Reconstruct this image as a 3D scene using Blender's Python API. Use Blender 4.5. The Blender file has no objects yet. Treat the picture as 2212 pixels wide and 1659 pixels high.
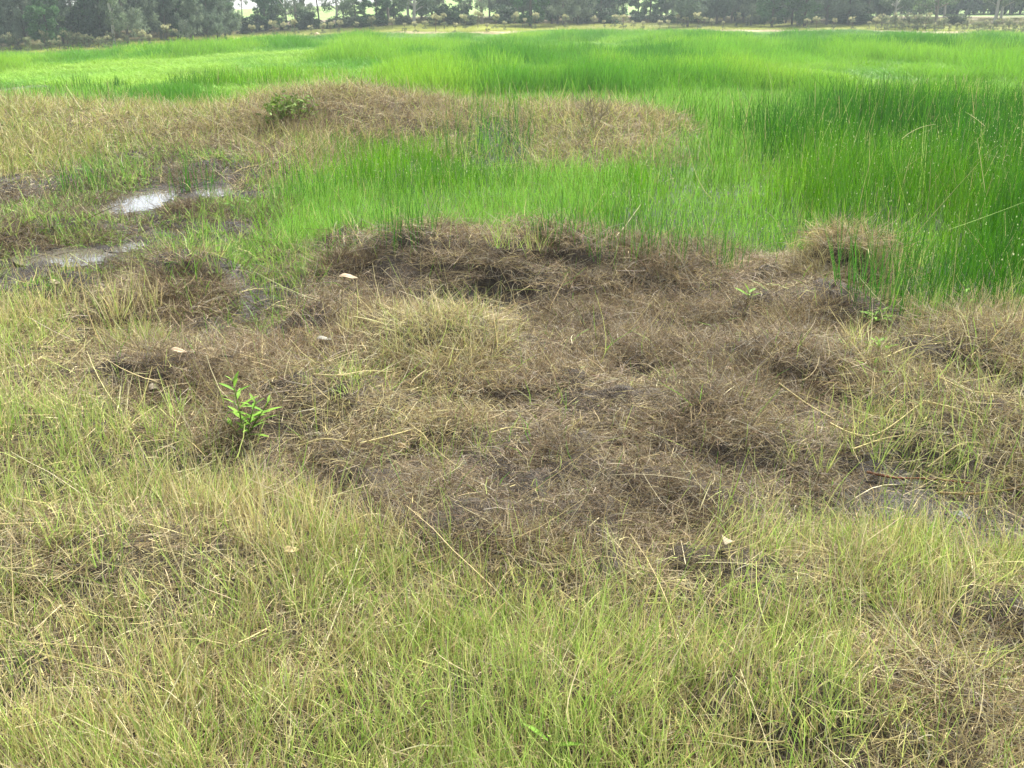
import bpy, math, random
import numpy as np
from mathutils import Vector

# ------------------------------------------------------------------ camera, sky, sun, exposure
SC = bpy.context.scene
CAM_H = 1.6
PITCH = math.radians(20.4)
FPX = 2150.0                      # focal length in pixels of a 2212 x 1659 frame
cam_d = bpy.data.cameras.new('camera')
cam_d.sensor_fit = 'HORIZONTAL'
cam_d.sensor_width = 36.0
cam_d.lens = 36.0 * FPX / 2212.0
cam_d.clip_start = 0.05
cam_d.clip_end = 5000
cam = bpy.data.objects.new('camera', cam_d)
SC.collection.objects.link(cam)
cam.location = (0, 0, CAM_H)
cam.rotation_euler = (math.pi / 2 - PITCH, 0, 0)
SC.camera = cam

SUN_EL, SUN_AZ = math.radians(50), math.radians(30)      # azimuth from +Y towards +X
world = bpy.data.worlds.new('World')
SC.world = world
world.use_nodes = True
wn = world.node_tree
for n in list(wn.nodes):
    wn.nodes.remove(n)
sky = wn.nodes.new('ShaderNodeTexSky')
sky.sky_type = 'NISHITA'
sky.sun_disc = False
sky.sun_elevation = SUN_EL
sky.sun_rotation = SUN_AZ
sky.air_density = 1.0
sky.dust_density = 1.2
sky.ozone_density = 1.0
hsv = wn.nodes.new('ShaderNodeHueSaturation')            # thin overcast: the blue is washed out evenly
hsv.inputs['Saturation'].default_value = 0.45
bg = wn.nodes.new('ShaderNodeBackground')
bg.inputs['Strength'].default_value = 0.10
wo = wn.nodes.new('ShaderNodeOutputWorld')
wn.links.new(sky.outputs[0], hsv.inputs['Color'])
wn.links.new(hsv.outputs[0], bg.inputs['Color'])
wn.links.new(bg.outputs[0], wo.inputs['Surface'])

sun_d = bpy.data.lights.new('sun', 'SUN')
sun_d.energy = 4.5
sun_d.angle = math.radians(9)
sun_d.color = (1.0, 0.96, 0.9)
sun = bpy.data.objects.new('sun', sun_d)
SC.collection.objects.link(sun)
_sd = Vector((math.cos(SUN_EL) * math.sin(SUN_AZ), math.cos(SUN_EL) * math.cos(SUN_AZ), math.sin(SUN_EL)))
sun.rotation_euler = _sd.to_track_quat('Z', 'Y').to_euler()
sun.location = (20, 40, 60)

SC.view_settings.view_transform = 'Standard'
SC.view_settings.look = 'None'
SC.view_settings.exposure = 1.62
SC.view_settings.gamma = 1.0
SC.view_settings.use_curve_mapping = False
SC.render.engine = 'CYCLES'
SC.cycles.max_bounces = 5
SC.cycles.diffuse_bounces = 2
SC.cycles.volume_bounces = 0
SC.cycles.use_adaptive_sampling = True
SC.cycles.adaptive_threshold = 0.02
SC.cycles.adaptive_min_samples = 16
SC.cycles.glossy_bounces = 2
SC.cycles.transmission_bounces = 3
SC.cycles.filter_width = 1.5

# ------------------------------------------------------------------ helpers
rng = np.random.default_rng(7)
random.seed(7)
COL = SC.collection


def S(r, g, b, k=0.72):
    c = np.array([r, g, b], float) / 255.0
    return np.where(c <= 0.04045, c / 12.92, ((c + 0.055) / 1.055) ** 2.4) * k


def ss(a, b, x):
    t = np.clip((np.asarray(x, float) - a) / (b - a), 0, 1)
    return t * t * (3 - 2 * t)


def _hash(ix, iy, seed):
    h = (ix.astype(np.int64) * 374761393 + iy.astype(np.int64) * 668265263 + seed * 974634777) & 0xffffffff
    h = ((h ^ (h >> 13)) * 1274126177) & 0xffffffff
    h = h ^ (h >> 16)
    return (h & 0xffffff) / float(0xffffff)


def vnoise(x, y, seed=0):
    x = np.asarray(x, float); y = np.asarray(y, float)
    ix = np.floor(x); iy = np.floor(y)
    fx = x - ix; fy = y - iy
    fx = fx * fx * (3 - 2 * fx); fy = fy * fy * (3 - 2 * fy)
    a = _hash(ix, iy, seed); b = _hash(ix + 1, iy, seed)
    c = _hash(ix, iy + 1, seed); d = _hash(ix + 1, iy + 1, seed)
    return (a * (1 - fx) + b * fx) * (1 - fy) + (c * (1 - fx) + d * fx) * fy


def fbm(x, y, seed=0, o=3):
    v = 0; amp = 0.5; tot = 0
    for k in range(o):
        v = v + amp * vnoise(x * 2 ** k + 17.3 * k, y * 2 ** k - 9.1 * k, seed + k)
        tot += amp; amp *= 0.5
    return v / tot


CP, SP = math.cos(PITCH), math.sin(PITCH)


def ray(px, py):
    """direction of a photograph pixel (2212 x 1659 frame)"""
    u = (np.asarray(px, float) - 1106.0) / FPX
    v = (829.5 - np.asarray(py, float)) / FPX
    return u, CP + v * SP, -SP + v * CP


def G(px, py, z=0.0):
    u, f, w = ray(px, py)
    t = (z - CAM_H) / w
    return u * t, f * t


HORIZ = 829.5 - FPX * math.tan(PITCH)


def az_of(px):
    u, f, w = ray(px, HORIZ + 30)
    return np.arctan2(u, f)


# ------------------------------------------------------------------ terrain
def hslope(x, y):
    """the flat gently falls away far to the left"""
    return -0.05 * np.clip(-np.asarray(x, float) - 9.0, 0, 45)


_edge = [(-500, 128), (0, 113), (150, 107), (290, 100), (420, 90), (520, 82), (700, 73), (1000, 66), (1300, 61.5), (1600, 61),
         (1900, 63), (2212, 67), (2700, 72)]
_ea, _er = [], []
for px_, py_ in _edge:
    u_, f_, w_ = ray(px_, py_)
    hn = math.hypot(u_, f_)
    r_ = 10.0
    while r_ < 130:
        if CAM_H + w_ / hn * r_ < hslope(u_ / hn * r_, 0) + 0.36:
            break
        r_ += 0.2
    _ea.append(math.atan2(u_, f_)); _er.append(r_)
_ea, _er = np.array(_ea), np.array(_er)


def EDGE(az):
    return np.interp(az, _ea, _er)


_ca = az_of(np.array([0, 575, 800, 1000, 1300, 1500, 1700, 2050, 2300, 2500]) * 0.885)
_cz = np.array([1.5, 2.4, 3.0, 3.8, 7.0, 10.0, 8.0, 3.2, 2.6, 2.8])

# mounds: pixel centre, radius across (m), radius in depth (m), height (m)
MOUNDS = [
    (1040, 600, 0.75, 0.38, 0.20), (1330, 610, 0.75, 0.34, 0.12), (1560, 630, 0.45, 0.30, 0.10), (830, 610, 0.35, 0.3, 0.08),
    (1740, 700, 0.33, 0.28, 0.16), (1800, 625, 0.30, 0.28, 0.26), (1690, 820, 0.30, 0.25, 0.12), (2060, 840, 0.55, 0.35, 0.09),
    (2190, 790, 0.5, 0.3, 0.10), (1950, 720, 0.4, 0.2, 0.03), (1990, 940, 0.38, 0.26, 0.08),
    (950, 770, 0.42, 0.30, 0.13), (700, 900, 0.35, 0.25, 0.10), (1480, 920, 0.40, 0.22, 0.10), (1230, 890, 0.3, 0.2, 0.06),
    (1420, 1110, 0.30, 0.18, 0.09), (1650, 1000, 0.28, 0.18, 0.09), (1170, 990, 0.16, 0.12, 0.03), (380, 840, 0.28, 0.22, 0.12),
    (700, 730, 0.3, 0.16, 0.12), (400, 630, 0.34, 0.3, 0.2), (300, 680, 0.3, 0.25, 0.1), (190, 520, 0.3, 0.25, 0.12),
    (40, 530, 0.35, 0.4, 0.16), (430, 475, 0.30, 0.22, 0.10), (740, 560, 0.24, 0.25, 0.16), (110, 640, 0.3, 0.3, 0.1),
    (1050, 300, 2.3, 1.5, 0.34), (1330, 330, 1.5, 1.3, 0.22), (700, 300, 1.3, 1.6, 0.34), (650, 270, 0.7, 0.9, 0.2),
    (100, 300, 3.0, 2.5, 0.22), (350, 310, 1.6, 1.2, 0.12), (-400, 320, 3.0, 3.0, 0.25), (560, 370, 0.8, 0.9, 0.14),
    (300, 1200, 0.5, 0.25, 0.07), (150, 950, 0.45, 0.3, 0.08), (1800, 1300, 0.5, 0.25, 0.06), (1300, 1500, 0.35, 0.2, 0.05),
    (1900, 1550, 0.4, 0.2, 0.06),
]
# pools and wet hollows: pixel centre, radii (m), depth
HOLLOWS = [(1930, 1080, 0.55, 0.30, 0.04), (1030, 676, 0.45, 0.30, 0.06), (530, 690, 0.4, 0.4, 0.07), (60, 430, 0.7, 0.7, 0.06),
           (520, 650, 0.10, 0.30, 0.03)]
# open water: pixel centre, radii (m)
PONDS = [(322, 436, 0.25, 0.50), (470, 420, 0.15, 0.30), (168, 566, 0.25, 0.25), (275, 553, 0.09, 0.10)]


def _mset(lst):
    out = []
    for px, py, a, b, h in lst:
        x, y = G(px, py)
        out.append((float(x), float(y), a, b, h))
    return out


MW, HW = _mset(MOUNDS), _mset(HOLLOWS)


PW = []
RELIEF = None                     # where the turf is lumpy: filled in after the regions are known


def relief(x, y):
    if RELIEF is None:
        return np.ones_like(x)
    u = np.clip((x + 9.0) / 0.1, 0, RELIEF.shape[1] - 1.01); v = np.clip((y - 0.0) / 0.1, 0, RELIEF.shape[0] - 1.01)
    i = v.astype(int); j = u.astype(int); a = v - i; b = u - j
    return ((RELIEF[i, j] * (1 - b) + RELIEF[i, j + 1] * b) * (1 - a) + (RELIEF[i + 1, j] * (1 - b) + RELIEF[i + 1, j + 1] * b) * a)


def H(x, y, micro=True):
    x = np.asarray(x, float); y = np.asarray(y, float)
    r = np.hypot(x, y); az = np.arctan2(x, y)
    z = hslope(x, y)
    m = np.zeros_like(r)
    hol = np.zeros_like(r)
    for lst, dst in ((MW, m), (HW, hol)):
        for cx, cy, a, b, h in lst:
            k = np.nonzero((np.abs(x - cx) < 2.6 * a) & (np.abs(y - cy) < 2.6 * b))[0]
            if len(k):
                d2 = ((x[k] - cx) / a) ** 2 + ((y[k] - cy) / b) ** 2
                if dst is m:
                    m[k] += h * np.exp(-d2 ** 1.25 * 0.9)
                else:
                    hol[k] = np.maximum(hol[k], h * np.exp(-d2 ** 2 * 0.7))
    z = z + m - hol
    if micro:
        near = 1 - ss(9, 24, r)
        flat = np.clip(1 - hol * 7, 0.15, 1)
        n = fbm(x * 2.6 + 3, y * 2.6, 3, 2)
        z = z + near * flat * relief(x, y) * (0.035 * ss(0.40, 0.60, n) + 0.06 * ss(0.40, 0.64, fbm(x * 4.6, y * 4.6, 19, 2)) + 0.03 * (fbm(x * 8, y * 8, 9, 2) - 0.5))
        z = z + ss(8, 24, r) * (1 - ss(80, 110, r)) * 0.18 * (fbm(x * 0.35, y * 0.35, 21, 3) - 0.5)
    s = r - EDGE(az)
    crest = np.interp(az, _ca, _cz)
    z = z + 0.18 * ss(0, 5, s) + 0.35 * ss(5, 16, s) + 0.8 * ss(16, 30, s) + np.clip(crest - 1.3, 0, 20) * ss(30, 120, s) - hslope(x, y) * ss(16, 60, s)
    for cx, cy, a, b, lvl in PW:
        k = np.nonzero((np.abs(x - cx) < 4 * a) & (np.abs(y - cy) < 4 * b))[0]
        if len(k):
            d = np.hypot((x[k] - cx) / a, (y[k] - cy) / b) + 1.7 * (fbm(x[k] * 6, y[k] * 4, 88, 3) - 0.5)
            rim = 0.95 * (1 - ss(1.2, 3.0, d))
            z[k] = z[k] * (1 - rim) + (lvl + 0.012 + 0.3 * np.clip(z[k] - lvl, -0.05, 0.05)) * rim
            q = 1 - ss(0.88, 1.12, d)
            z[k] = z[k] * (1 - q) + np.minimum(z[k], lvl - 0.04) * q
    return z


for _px, _py, _a, _b in PONDS:
    _x, _y = (float(v) for v in G(_px, _py))
    _t = np.linspace(0, 6.28, 24)
    PW.append((_x, _y, _a, _b, float(np.percentile(H(_x + _a * np.cos(_t), _y + _b * np.sin(_t)), 35))))


def poly(pts):
    return [tuple(float(c) for c in G(px, py)) for px, py in pts]


def inside(P, x, y):
    c = np.zeros(x.shape, bool)
    n = len(P)
    for i in range(n):
        x1, y1 = P[i]; x2, y2 = P[(i + 1) % n]
        if y1 == y2:
            continue
        k = ((y1 > y) != (y2 > y)) & (x < (x2 - x1) * (y - y1) / (y2 - y1) + x1)
        c ^= k
    return c


FAR, STRAW, THATCH, MUD, MARSH, RUSH, WET, BANK, BROWN, PALE, RSTRAW, STRIP, UNDER, HILL = range(14)
REG = [
    (BANK, [(-1500, 244), (0, 246), (200, 254), (400, 270), (560, 256), (700, 246), (850, 236), (1000, 233), (1150, 245), (1300, 258),
            (1400, 272), (1490, 305), (1480, 350), (1380, 372), (1250, 385), (1100, 378), (1000, 372), (850, 345), (740, 372), (640, 405),
            (560, 425), (500, 395), (440, 350), (250, 355), (100, 395), (-100, 405), (-1500, 405)]),
    (BROWN, [(590, 266), (680, 278), (800, 280), (1000, 272), (1150, 285), (1000, 320), (850, 335), (720, 330), (640, 318), (560, 305)]),
    (BROWN, [(300, 330), (460, 320), (560, 330), (650, 345), (640, 400), (560, 420), (500, 392), (420, 352)]),
    (BROWN, [(1150, 285), (1300, 280), (1440, 300), (1460, 320), (1300, 335)]),
    (MARSH, [(-1500, 172), (85, 172), (180, 205), (330, 215), (140, 250), (-1500, 244)]),
    (MARSH, [(620, 560), (560, 520), (600, 430), (650, 402), (740, 372), (850, 345), (1000, 372), (1100, 378), (1250, 385), (1400, 372),
             (1480, 350), (1520, 300), (1560, 300), (1480, 420), (1500, 520), (1650, 580), (1400, 575), (1150, 555), (890, 545), (800, 565),
             (640, 580)]),
    (RUSH, [(1560, 300), (1500, 285), (1640, 265), (1700, 230), (1720, 215), (2000, 195), (3500, 180), (3600, 700), (2212, 690),
            (2050, 680), (1860, 690), (1720, 590), (1640, 560), (1500, 530), (1320, 510), (1290, 430), (1400, 400), (1500, 350)]),
    (MARSH, [(1150, 224), (1230, 208), (1400, 206), (1700, 202), (1720, 290), (1640, 300), (1560, 300), (1490, 310), (1400, 272), (1300, 258)]),
    (MARSH, [(2010, 190), (2190, 186), (2230, 235), (2060, 250)]),
    (MARSH, [(1480, 345), (1560, 310), (1640, 330), (1580, 390), (1500, 420), (1440, 400)]),
    (MARSH, [(1700, 300), (1900, 318), (2060, 300), (2120, 330), (1930, 370), (1760, 350)]),
    (RUSH, [(690, 410), (760, 352), (880, 340), (960, 355), (1080, 372), (1150, 395), (1100, 430), (900, 435), (740, 440)]),
    (RUSH, [(1000, 350), (1040, 300), (1110, 320), (1150, 370), (1080, 380)]),
    (WET, [(-1500, 400), (0, 400), (100, 395), (250, 355), (440, 350), (560, 420), (600, 430), (560, 520), (620, 560), (700, 600),
           (660, 690), (560, 690), (470, 640), (380, 660), (200, 650), (0, 635), (-1500, 630)]),
    (STRAW, [(-1500, 630), (0, 640), (170, 670), (330, 730), (420, 770), (300, 790), (160, 800), (180, 860), (380, 930), (420, 1000),
             (560, 1060), (800, 1075), (880, 1215), (1100, 1275), (1350, 1290), (1570, 1240), (1650, 1150), (1800, 1140), (2000, 1170),
             (2300, 1210), (3500, 1250), (9000, 3300), (-7000, 3300)]),
    (RSTRAW, [(1600, 680), (1850, 695), (2050, 682), (2212, 692), (3600, 720), (3500, 1250), (2212, 1200), (2120, 1060), (2000, 1000),
              (1800, 900), (1750, 800)]),
    (RSTRAW, [(1690, 650), (1710, 590), (1790, 560), (1870, 580), (1900, 660)]),
    (THATCH, [(700, 545), (800, 560), (890, 535), (1150, 545), (1400, 568), (1650, 575), (1720, 590), (1850, 690), (1750, 800), (1800, 900),
              (1800, 960), (1750, 1060), (1650, 1150), (1570, 1240), (1350, 1290), (1100, 1275), (880, 1215), (800, 1075), (560, 1060),
              (420, 1000), (380, 930), (180, 860), (160, 800), (300, 790), (420, 770), (330, 730), (220, 680), (380, 660), (470, 640),
              (560, 690), (660, 690), (700, 600)]),
    (PALE, [(760, 715), (900, 690), (1100, 715), (1120, 800), (1000, 880), (1010, 960), (900, 980), (600, 960), (560, 900), (640, 830),
            (760, 800)]),
    (PALE, [(870, 560), (960, 540), (1080, 548), (1150, 575), (1000, 590), (900, 585)]),
    (PALE, [(1180, 1280), (1350, 1275), (1560, 1250), (1600, 1290), (1450, 1340), (1200, 1330)]),
    (RSTRAW, [(1900, 1450), (2300, 1350), (3000, 1500), (3200, 1900), (1850, 1800), (1800, 1600)]),
    (MUD, [(1640, 1085), (1740, 1030), (1850, 985), (1990, 1050), (2130, 1080), (2300, 1130), (2500, 1200), (2300, 1200), (2050, 1160),
           (1900, 1120), (1750, 1105)]),
    (MUD, [(900, 645), (1050, 640), (1180, 690), (1060, 715), (930, 690)]),
    (MUD, [(400, 690), (470, 650), (530, 590), (560, 600), (560, 660), (660, 700), (660, 750), (520, 765), (420, 730)]),
    (MUD, [(-300, 388), (150, 388), (130, 450), (0, 465), (-300, 470)]),
]
REGW = [(c, poly(p)) for c, p in REG]


def classify(x, y, warp=1.0, soft=0.0):
    r = np.hypot(x, y); az = np.arctan2(x, y)
    if soft > 0:
        near = np.clip(r, 0, 14) / 3 * soft
        x = x + rng.normal(0, 1, x.shape) * near * 0.05
        y = y + rng.normal(0, 1, y.shape) * near * 0.08
    wa = warp * (0.05 + 0.022 * r)
    wx = x + wa * 2 * (fbm(x * 1.7 / np.maximum(r / 4, 1), y * 1.7 / np.maximum(r / 4, 1), 31, 3) - 0.5)
    wy = y + wa * 3 * (fbm(x * 1.7 / np.maximum(r / 4, 1), y * 1.7 / np.maximum(r / 4, 1), 47, 3) - 0.5)
    c = np.full(x.shape, FAR)
    c[(r < 13) & (x < 0)] = WET
    c[(r < 13) & (x >= 0)] = RSTRAW
    c[(r < 4.5)] = STRAW
    for k, P in REGW:
        q = np.array(P)
        i = np.nonzero((wx > q[:, 0].min()) & (wx < q[:, 0].max()) & (wy > q[:, 1].min()) & (wy < q[:, 1].max()))[0]
        if len(i):
            c[i[inside(P, wx[i], wy[i])]] = k
    s = r - EDGE(az)
    c[(s > 0.3)] = STRIP
    c[s > 15] = UNDER
    c[s > 36] = HILL
    return c


_gy, _gx = np.mgrid[0:221, 0:181]
_cl = classify(_gx.ravel() * 0.1 - 9.0, _gy.ravel() * 0.1)
_w = np.zeros(14); _w[[THATCH, RSTRAW, PALE, BROWN]] = 1.0; _w[WET] = 0.7; _w[BANK] = 0.6; _w[STRAW] = 0.28; _w[[MARSH, RUSH, MUD]] = 0.3
RELIEF = _w[_cl].reshape(_gx.shape)
for _ in range(3):
    RELIEF = (RELIEF + np.roll(RELIEF, 1, 0) + np.roll(RELIEF, -1, 0) + np.roll(RELIEF, 1, 1) + np.roll(RELIEF, -1, 1)) / 5


def scatter(rho, p, r0, r1, half=0.70, ref=3.0):
    """points with density rho * (r/ref)^-p per square metre in a sector in front of the camera"""
    e = 2 - p
    c = rho * ref ** p
    n = int(c * (r1 ** e - r0 ** e) / e * 2 * half)
    u = rng.random(n)
    r = (r0 ** e + u * (r1 ** e - r0 ** e)) ** (1 / e)
    a = (rng.random(n) * 2 - 1) * half
    return r * np.sin(a), r * np.cos(a), r


# ---- meshes from arrays
def mk(name, V, quads=None, tris=None, cols=None, mat=None, parent=None, link=True):
    me = bpy.data.meshes.new(name)
    V = np.ascontiguousarray(V, np.float32)
    me.vertices.add(len(V))
    me.vertices.foreach_set('co', V.ravel())
    idx, start = [], []
    off = 0
    for F, k in ((quads, 4), (tris, 3)):
        if F is not None and len(F):
            F = np.asarray(F, np.int32)
            idx.append(F.ravel())
            start.append(off + np.arange(len(F)) * k)
            off += F.size
    idx = np.concatenate(idx); start = np.concatenate(start)
    me.loops.add(len(idx))
    me.loops.foreach_set('vertex_index', idx.astype(np.int32))
    me.polygons.add(len(start))
    me.polygons.foreach_set('loop_start', start.astype(np.int32))
    if cols is not None:
        at = me.attributes.new('Col', 'FLOAT_COLOR', 'POINT')
        c4 = np.ones((len(V), 4), np.float32)
        c4[:, :3] = cols
        at.data.foreach_set('color', c4.ravel())
    me.update(calc_edges=True)
    if mat:
        me.materials.append(mat)
    o = bpy.data.objects.new(name, me)
    if link:
        COL.objects.link(o)
    if parent:
        o.parent = parent
    return o


def unit(v):
    return v / np.maximum(np.linalg.norm(v, axis=-1, keepdims=True), 1e-9)


def rand_dir(n, elev_lo, elev_hi):
    """unit vectors, random heading, elevation between the bounds (degrees)"""
    a = rng.random(n) * 2 * np.pi
    e = np.radians(elev_lo + rng.random(n) * (elev_hi - elev_lo))
    return np.stack([np.cos(e) * np.cos(a), np.cos(e) * np.sin(a), np.sin(e)], 1)


def ribbons(P, D, L, W, nseg, bend, cb, ct, tip=0.25, wig=0.0):
    """curved tapering grass blades; P base, D start direction, bend = quadratic curve vector"""
    n = len(P)
    t = np.linspace(0, 1, nseg + 1)
    L = L[:, None, None]
    pts = P[:, None, :] + L * (D[:, None, :] * t[None, :, None] + bend[:, None, :] * (t ** 2)[None, :, None])
    if wig > 0:
        j = rng.normal(0, wig, (n, nseg + 1, 3)); j[:, 0] = 0
        pts = pts + L * j
    side = unit(np.cross(D + bend * 0.6, rng.normal(size=(n, 3))))
    wt = (1 - (1 - tip) * t ** 1.6)[None, :, None] * W[:, None, None] * 0.5
    V = np.stack([pts - side[:, None, :] * wt, pts + side[:, None, :] * wt], 2)     # n, seg+1, 2, 3
    base = (np.arange(n) * (nseg + 1) * 2)[:, None] + (np.arange(nseg) * 2)[None, :]
    Q = np.stack([base, base + 1, base + 3, base + 2], -1).reshape(-1, 4)
    C = cb[:, None, :] * (1 - t)[None, :, None] + ct[:, None, :] * t[None, :, None]
    C = np.repeat(C[:, :, None, :], 2, 2)
    return V.reshape(-1, 3), Q, C.reshape(-1, 3)


def join(parts):
    V, Q, C, o = [], [], [], 0
    for v, q, c in parts:
        V.append(v); Q.append(q + o); C.append(c); o += len(v)
    return np.concatenate(V), np.concatenate(Q), np.concatenate(C)


def pick(n, table):
    """colours for n strands from (weight, rgb) rows, with brightness and hue jitter"""
    w = np.array([t[0] for t in table], float)
    c = np.array([t[1] for t in table])
    k = rng.choice(len(table), n, p=w / w.sum())
    return c[k] * (0.58 + 0.80 * rng.random((n, 1))) * (0.95 + 0.1 * rng.random((n, 3)))


def tube(pts, rad, ns=6):
    pts = np.asarray(pts, float); rad = np.asarray(rad, float)
    n = len(pts)
    T = unit(np.gradient(pts, axis=0))
    ref = np.where(np.abs(T[:, 2:3]) > 0.9, np.array([[1.0, 0, 0]]), np.array([[0, 0, 1.0]]))
    A = unit(np.cross(T, ref)); B = np.cross(T, A)
    a = np.arange(ns) / ns * 2 * np.pi
    V = pts[:, None, :] + rad[:, None, None] * (np.cos(a)[None, :, None] * A[:, None, :] + np.sin(a)[None, :, None] * B[:, None, :])
    i = np.arange(n - 1)[:, None] * ns; j = np.arange(ns)[None, :]; j2 = (j + 1) % ns
    Q = np.stack([i + j, i + j2, i + ns + j2, i + ns + j], -1).reshape(-1, 4)
    return V.reshape(-1, 3), Q


def tubes(lst, col, ns=6):
    parts = []
    for pts, rad in lst:
        v, q = tube(pts, rad, ns)
        c = np.tile(col, (len(v), 1)) * (0.85 + 0.3 * rng.random((len(v), 1)))
        parts.append((v, q, c))
    return join(parts)


def tag(o, label=None, cat=None, group=None, kind=None):
    if label: o['label'] = label
    if cat: o['category'] = cat
    if group: o['group'] = group
    if kind: o['kind'] = kind
    return o


def empty(name, loc, rz=0.0, sc=1.0):
    o = bpy.data.objects.new(name, None)
    COL.objects.link(o)
    o.empty_display_size = 0.1
    o.location = loc
    o.rotation_euler = (0, 0, rz)
    o.scale = (sc, sc, sc)
    return o


# ------------------------------------------------------------------ materials
def leaf_mat(name, transl=0.35, rough=0.55, spec=0.25, tint=False):
    m = bpy.data.materials.new(name)
    m.use_nodes = True
    nt = m.node_tree
    for n in list(nt.nodes):
        nt.nodes.remove(n)
    out = nt.nodes.new('ShaderNodeOutputMaterial')
    at = nt.nodes.new('ShaderNodeAttribute'); at.attribute_name = 'Col'
    c = at.outputs['Color']
    if tint:
        t = nt.nodes.new('ShaderNodeAttribute'); t.attribute_type = 'INSTANCER'; t.attribute_name = 'tint'
        mu = nt.nodes.new('ShaderNodeMix'); mu.data_type = 'RGBA'; mu.blend_type = 'MULTIPLY'
        mu.inputs[0].default_value = 1.0
        nt.links.new(c, mu.inputs[6]); nt.links.new(t.outputs['Color'], mu.inputs[7])
        c = mu.outputs[2]
    b = nt.nodes.new('ShaderNodeBsdfPrincipled')
    b.inputs['Roughness'].default_value = rough
    b.inputs['Specular IOR Level'].default_value = spec
    nt.links.new(c, b.inputs['Base Color'])
    if transl > 0:
        tr = nt.nodes.new('ShaderNodeBsdfTranslucent')
        nt.links.new(c, tr.inputs['Color'])
        mx = nt.nodes.new('ShaderNodeMixShader'); mx.inputs[0].default_value = transl
        nt.links.new(b.outputs[0], mx.inputs[1]); nt.links.new(tr.outputs[0], mx.inputs[2])
        nt.links.new(mx.outputs[0], out.inputs['Surface'])
    else:
        nt.links.new(b.outputs[0], out.inputs['Surface'])
    return m


M_GRASS = leaf_mat('grass_blades', 0.28)
M_DEAD = leaf_mat('dead_grass', 0.15, 0.7, 0.15)
M_RUSH = leaf_mat('rush_stems', 0.28, 0.55, 0.18)
M_TINT = leaf_mat('tinted_stems', 0.25, 0.6, 0.15, True)
M_LEAF = leaf_mat('leaves', 0.3, 0.65, 0.12)
M_BARK = leaf_mat('bark', 0.0, 0.8, 0.2)


def ground_material():
    m = bpy.data.materials.new('earth')
    m.use_nodes = True
    nt = m.node_tree
    b = nt.nodes['Principled BSDF']
    at = nt.nodes.new('ShaderNodeAttribute'); at.attribute_name = 'Col'
    wet = nt.nodes.new('ShaderNodeAttribute'); wet.attribute_name = 'wet'
    tc = nt.nodes.new('ShaderNodeTexCoord')
    n1 = nt.nodes.new('ShaderNodeTexNoise'); n1.inputs['Scale'].default_value = 22; n1.inputs['Detail'].default_value = 8
    n2 = nt.nodes.new('ShaderNodeTexNoise'); n2.inputs['Scale'].default_value = 160; n2.inputs['Detail'].default_value = 4
    nt.links.new(tc.outputs['Object'], n1.inputs['Vector']); nt.links.new(tc.outputs['Object'], n2.inputs['Vector'])
    r = nt.nodes.new('ShaderNodeMapRange'); r.inputs[1].default_value = 0.3; r.inputs[2].default_value = 0.7
    r.inputs[3].default_value = 0.6; r.inputs[4].default_value = 1.4
    nt.links.new(n1.outputs[0], r.inputs[0])
    r2 = nt.nodes.new('ShaderNodeMapRange'); r2.inputs[1].default_value = 0.35; r2.inputs[2].default_value = 0.65
    r2.inputs[3].default_value = 0.7; r2.inputs[4].default_value = 1.3
    nt.links.new(n2.outputs[0], r2.inputs[0])
    mu = nt.nodes.new('ShaderNodeMath'); mu.operation = 'MULTIPLY'
    nt.links.new(r.outputs[0], mu.inputs[0]); nt.links.new(r2.outputs[0], mu.inputs[1])
    vm = nt.nodes.new('ShaderNodeVectorMath'); vm.operation = 'SCALE'
    nt.links.new(at.outputs['Color'], vm.inputs[0]); nt.links.new(mu.outputs[0], vm.inputs['Scale'])
    nt.links.new(vm.outputs[0], b.inputs['Base Color'])
    ro = nt.nodes.new('ShaderNodeMapRange')
    ro.inputs[3].default_value = 0.9; ro.inputs[4].default_value = 0.4
    nt.links.new(wet.outputs['Fac'], ro.inputs[0])
    nt.links.new(ro.outputs[0], b.inputs['Roughness'])
    bp = nt.nodes.new('ShaderNodeBump'); bp.inputs['Strength'].default_value = 0.8; bp.inputs['Distance'].default_value = 0.02
    ad = nt.nodes.new('ShaderNodeMath'); ad.operation = 'ADD'
    nt.links.new(n1.outputs[0], ad.inputs[0]); nt.links.new(n2.outputs[0], ad.inputs[1])
    nt.links.new(ad.outputs[0], bp.inputs['Height'])
    nt.links.new(bp.outputs[0], b.inputs['Normal'])
    return m


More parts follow.
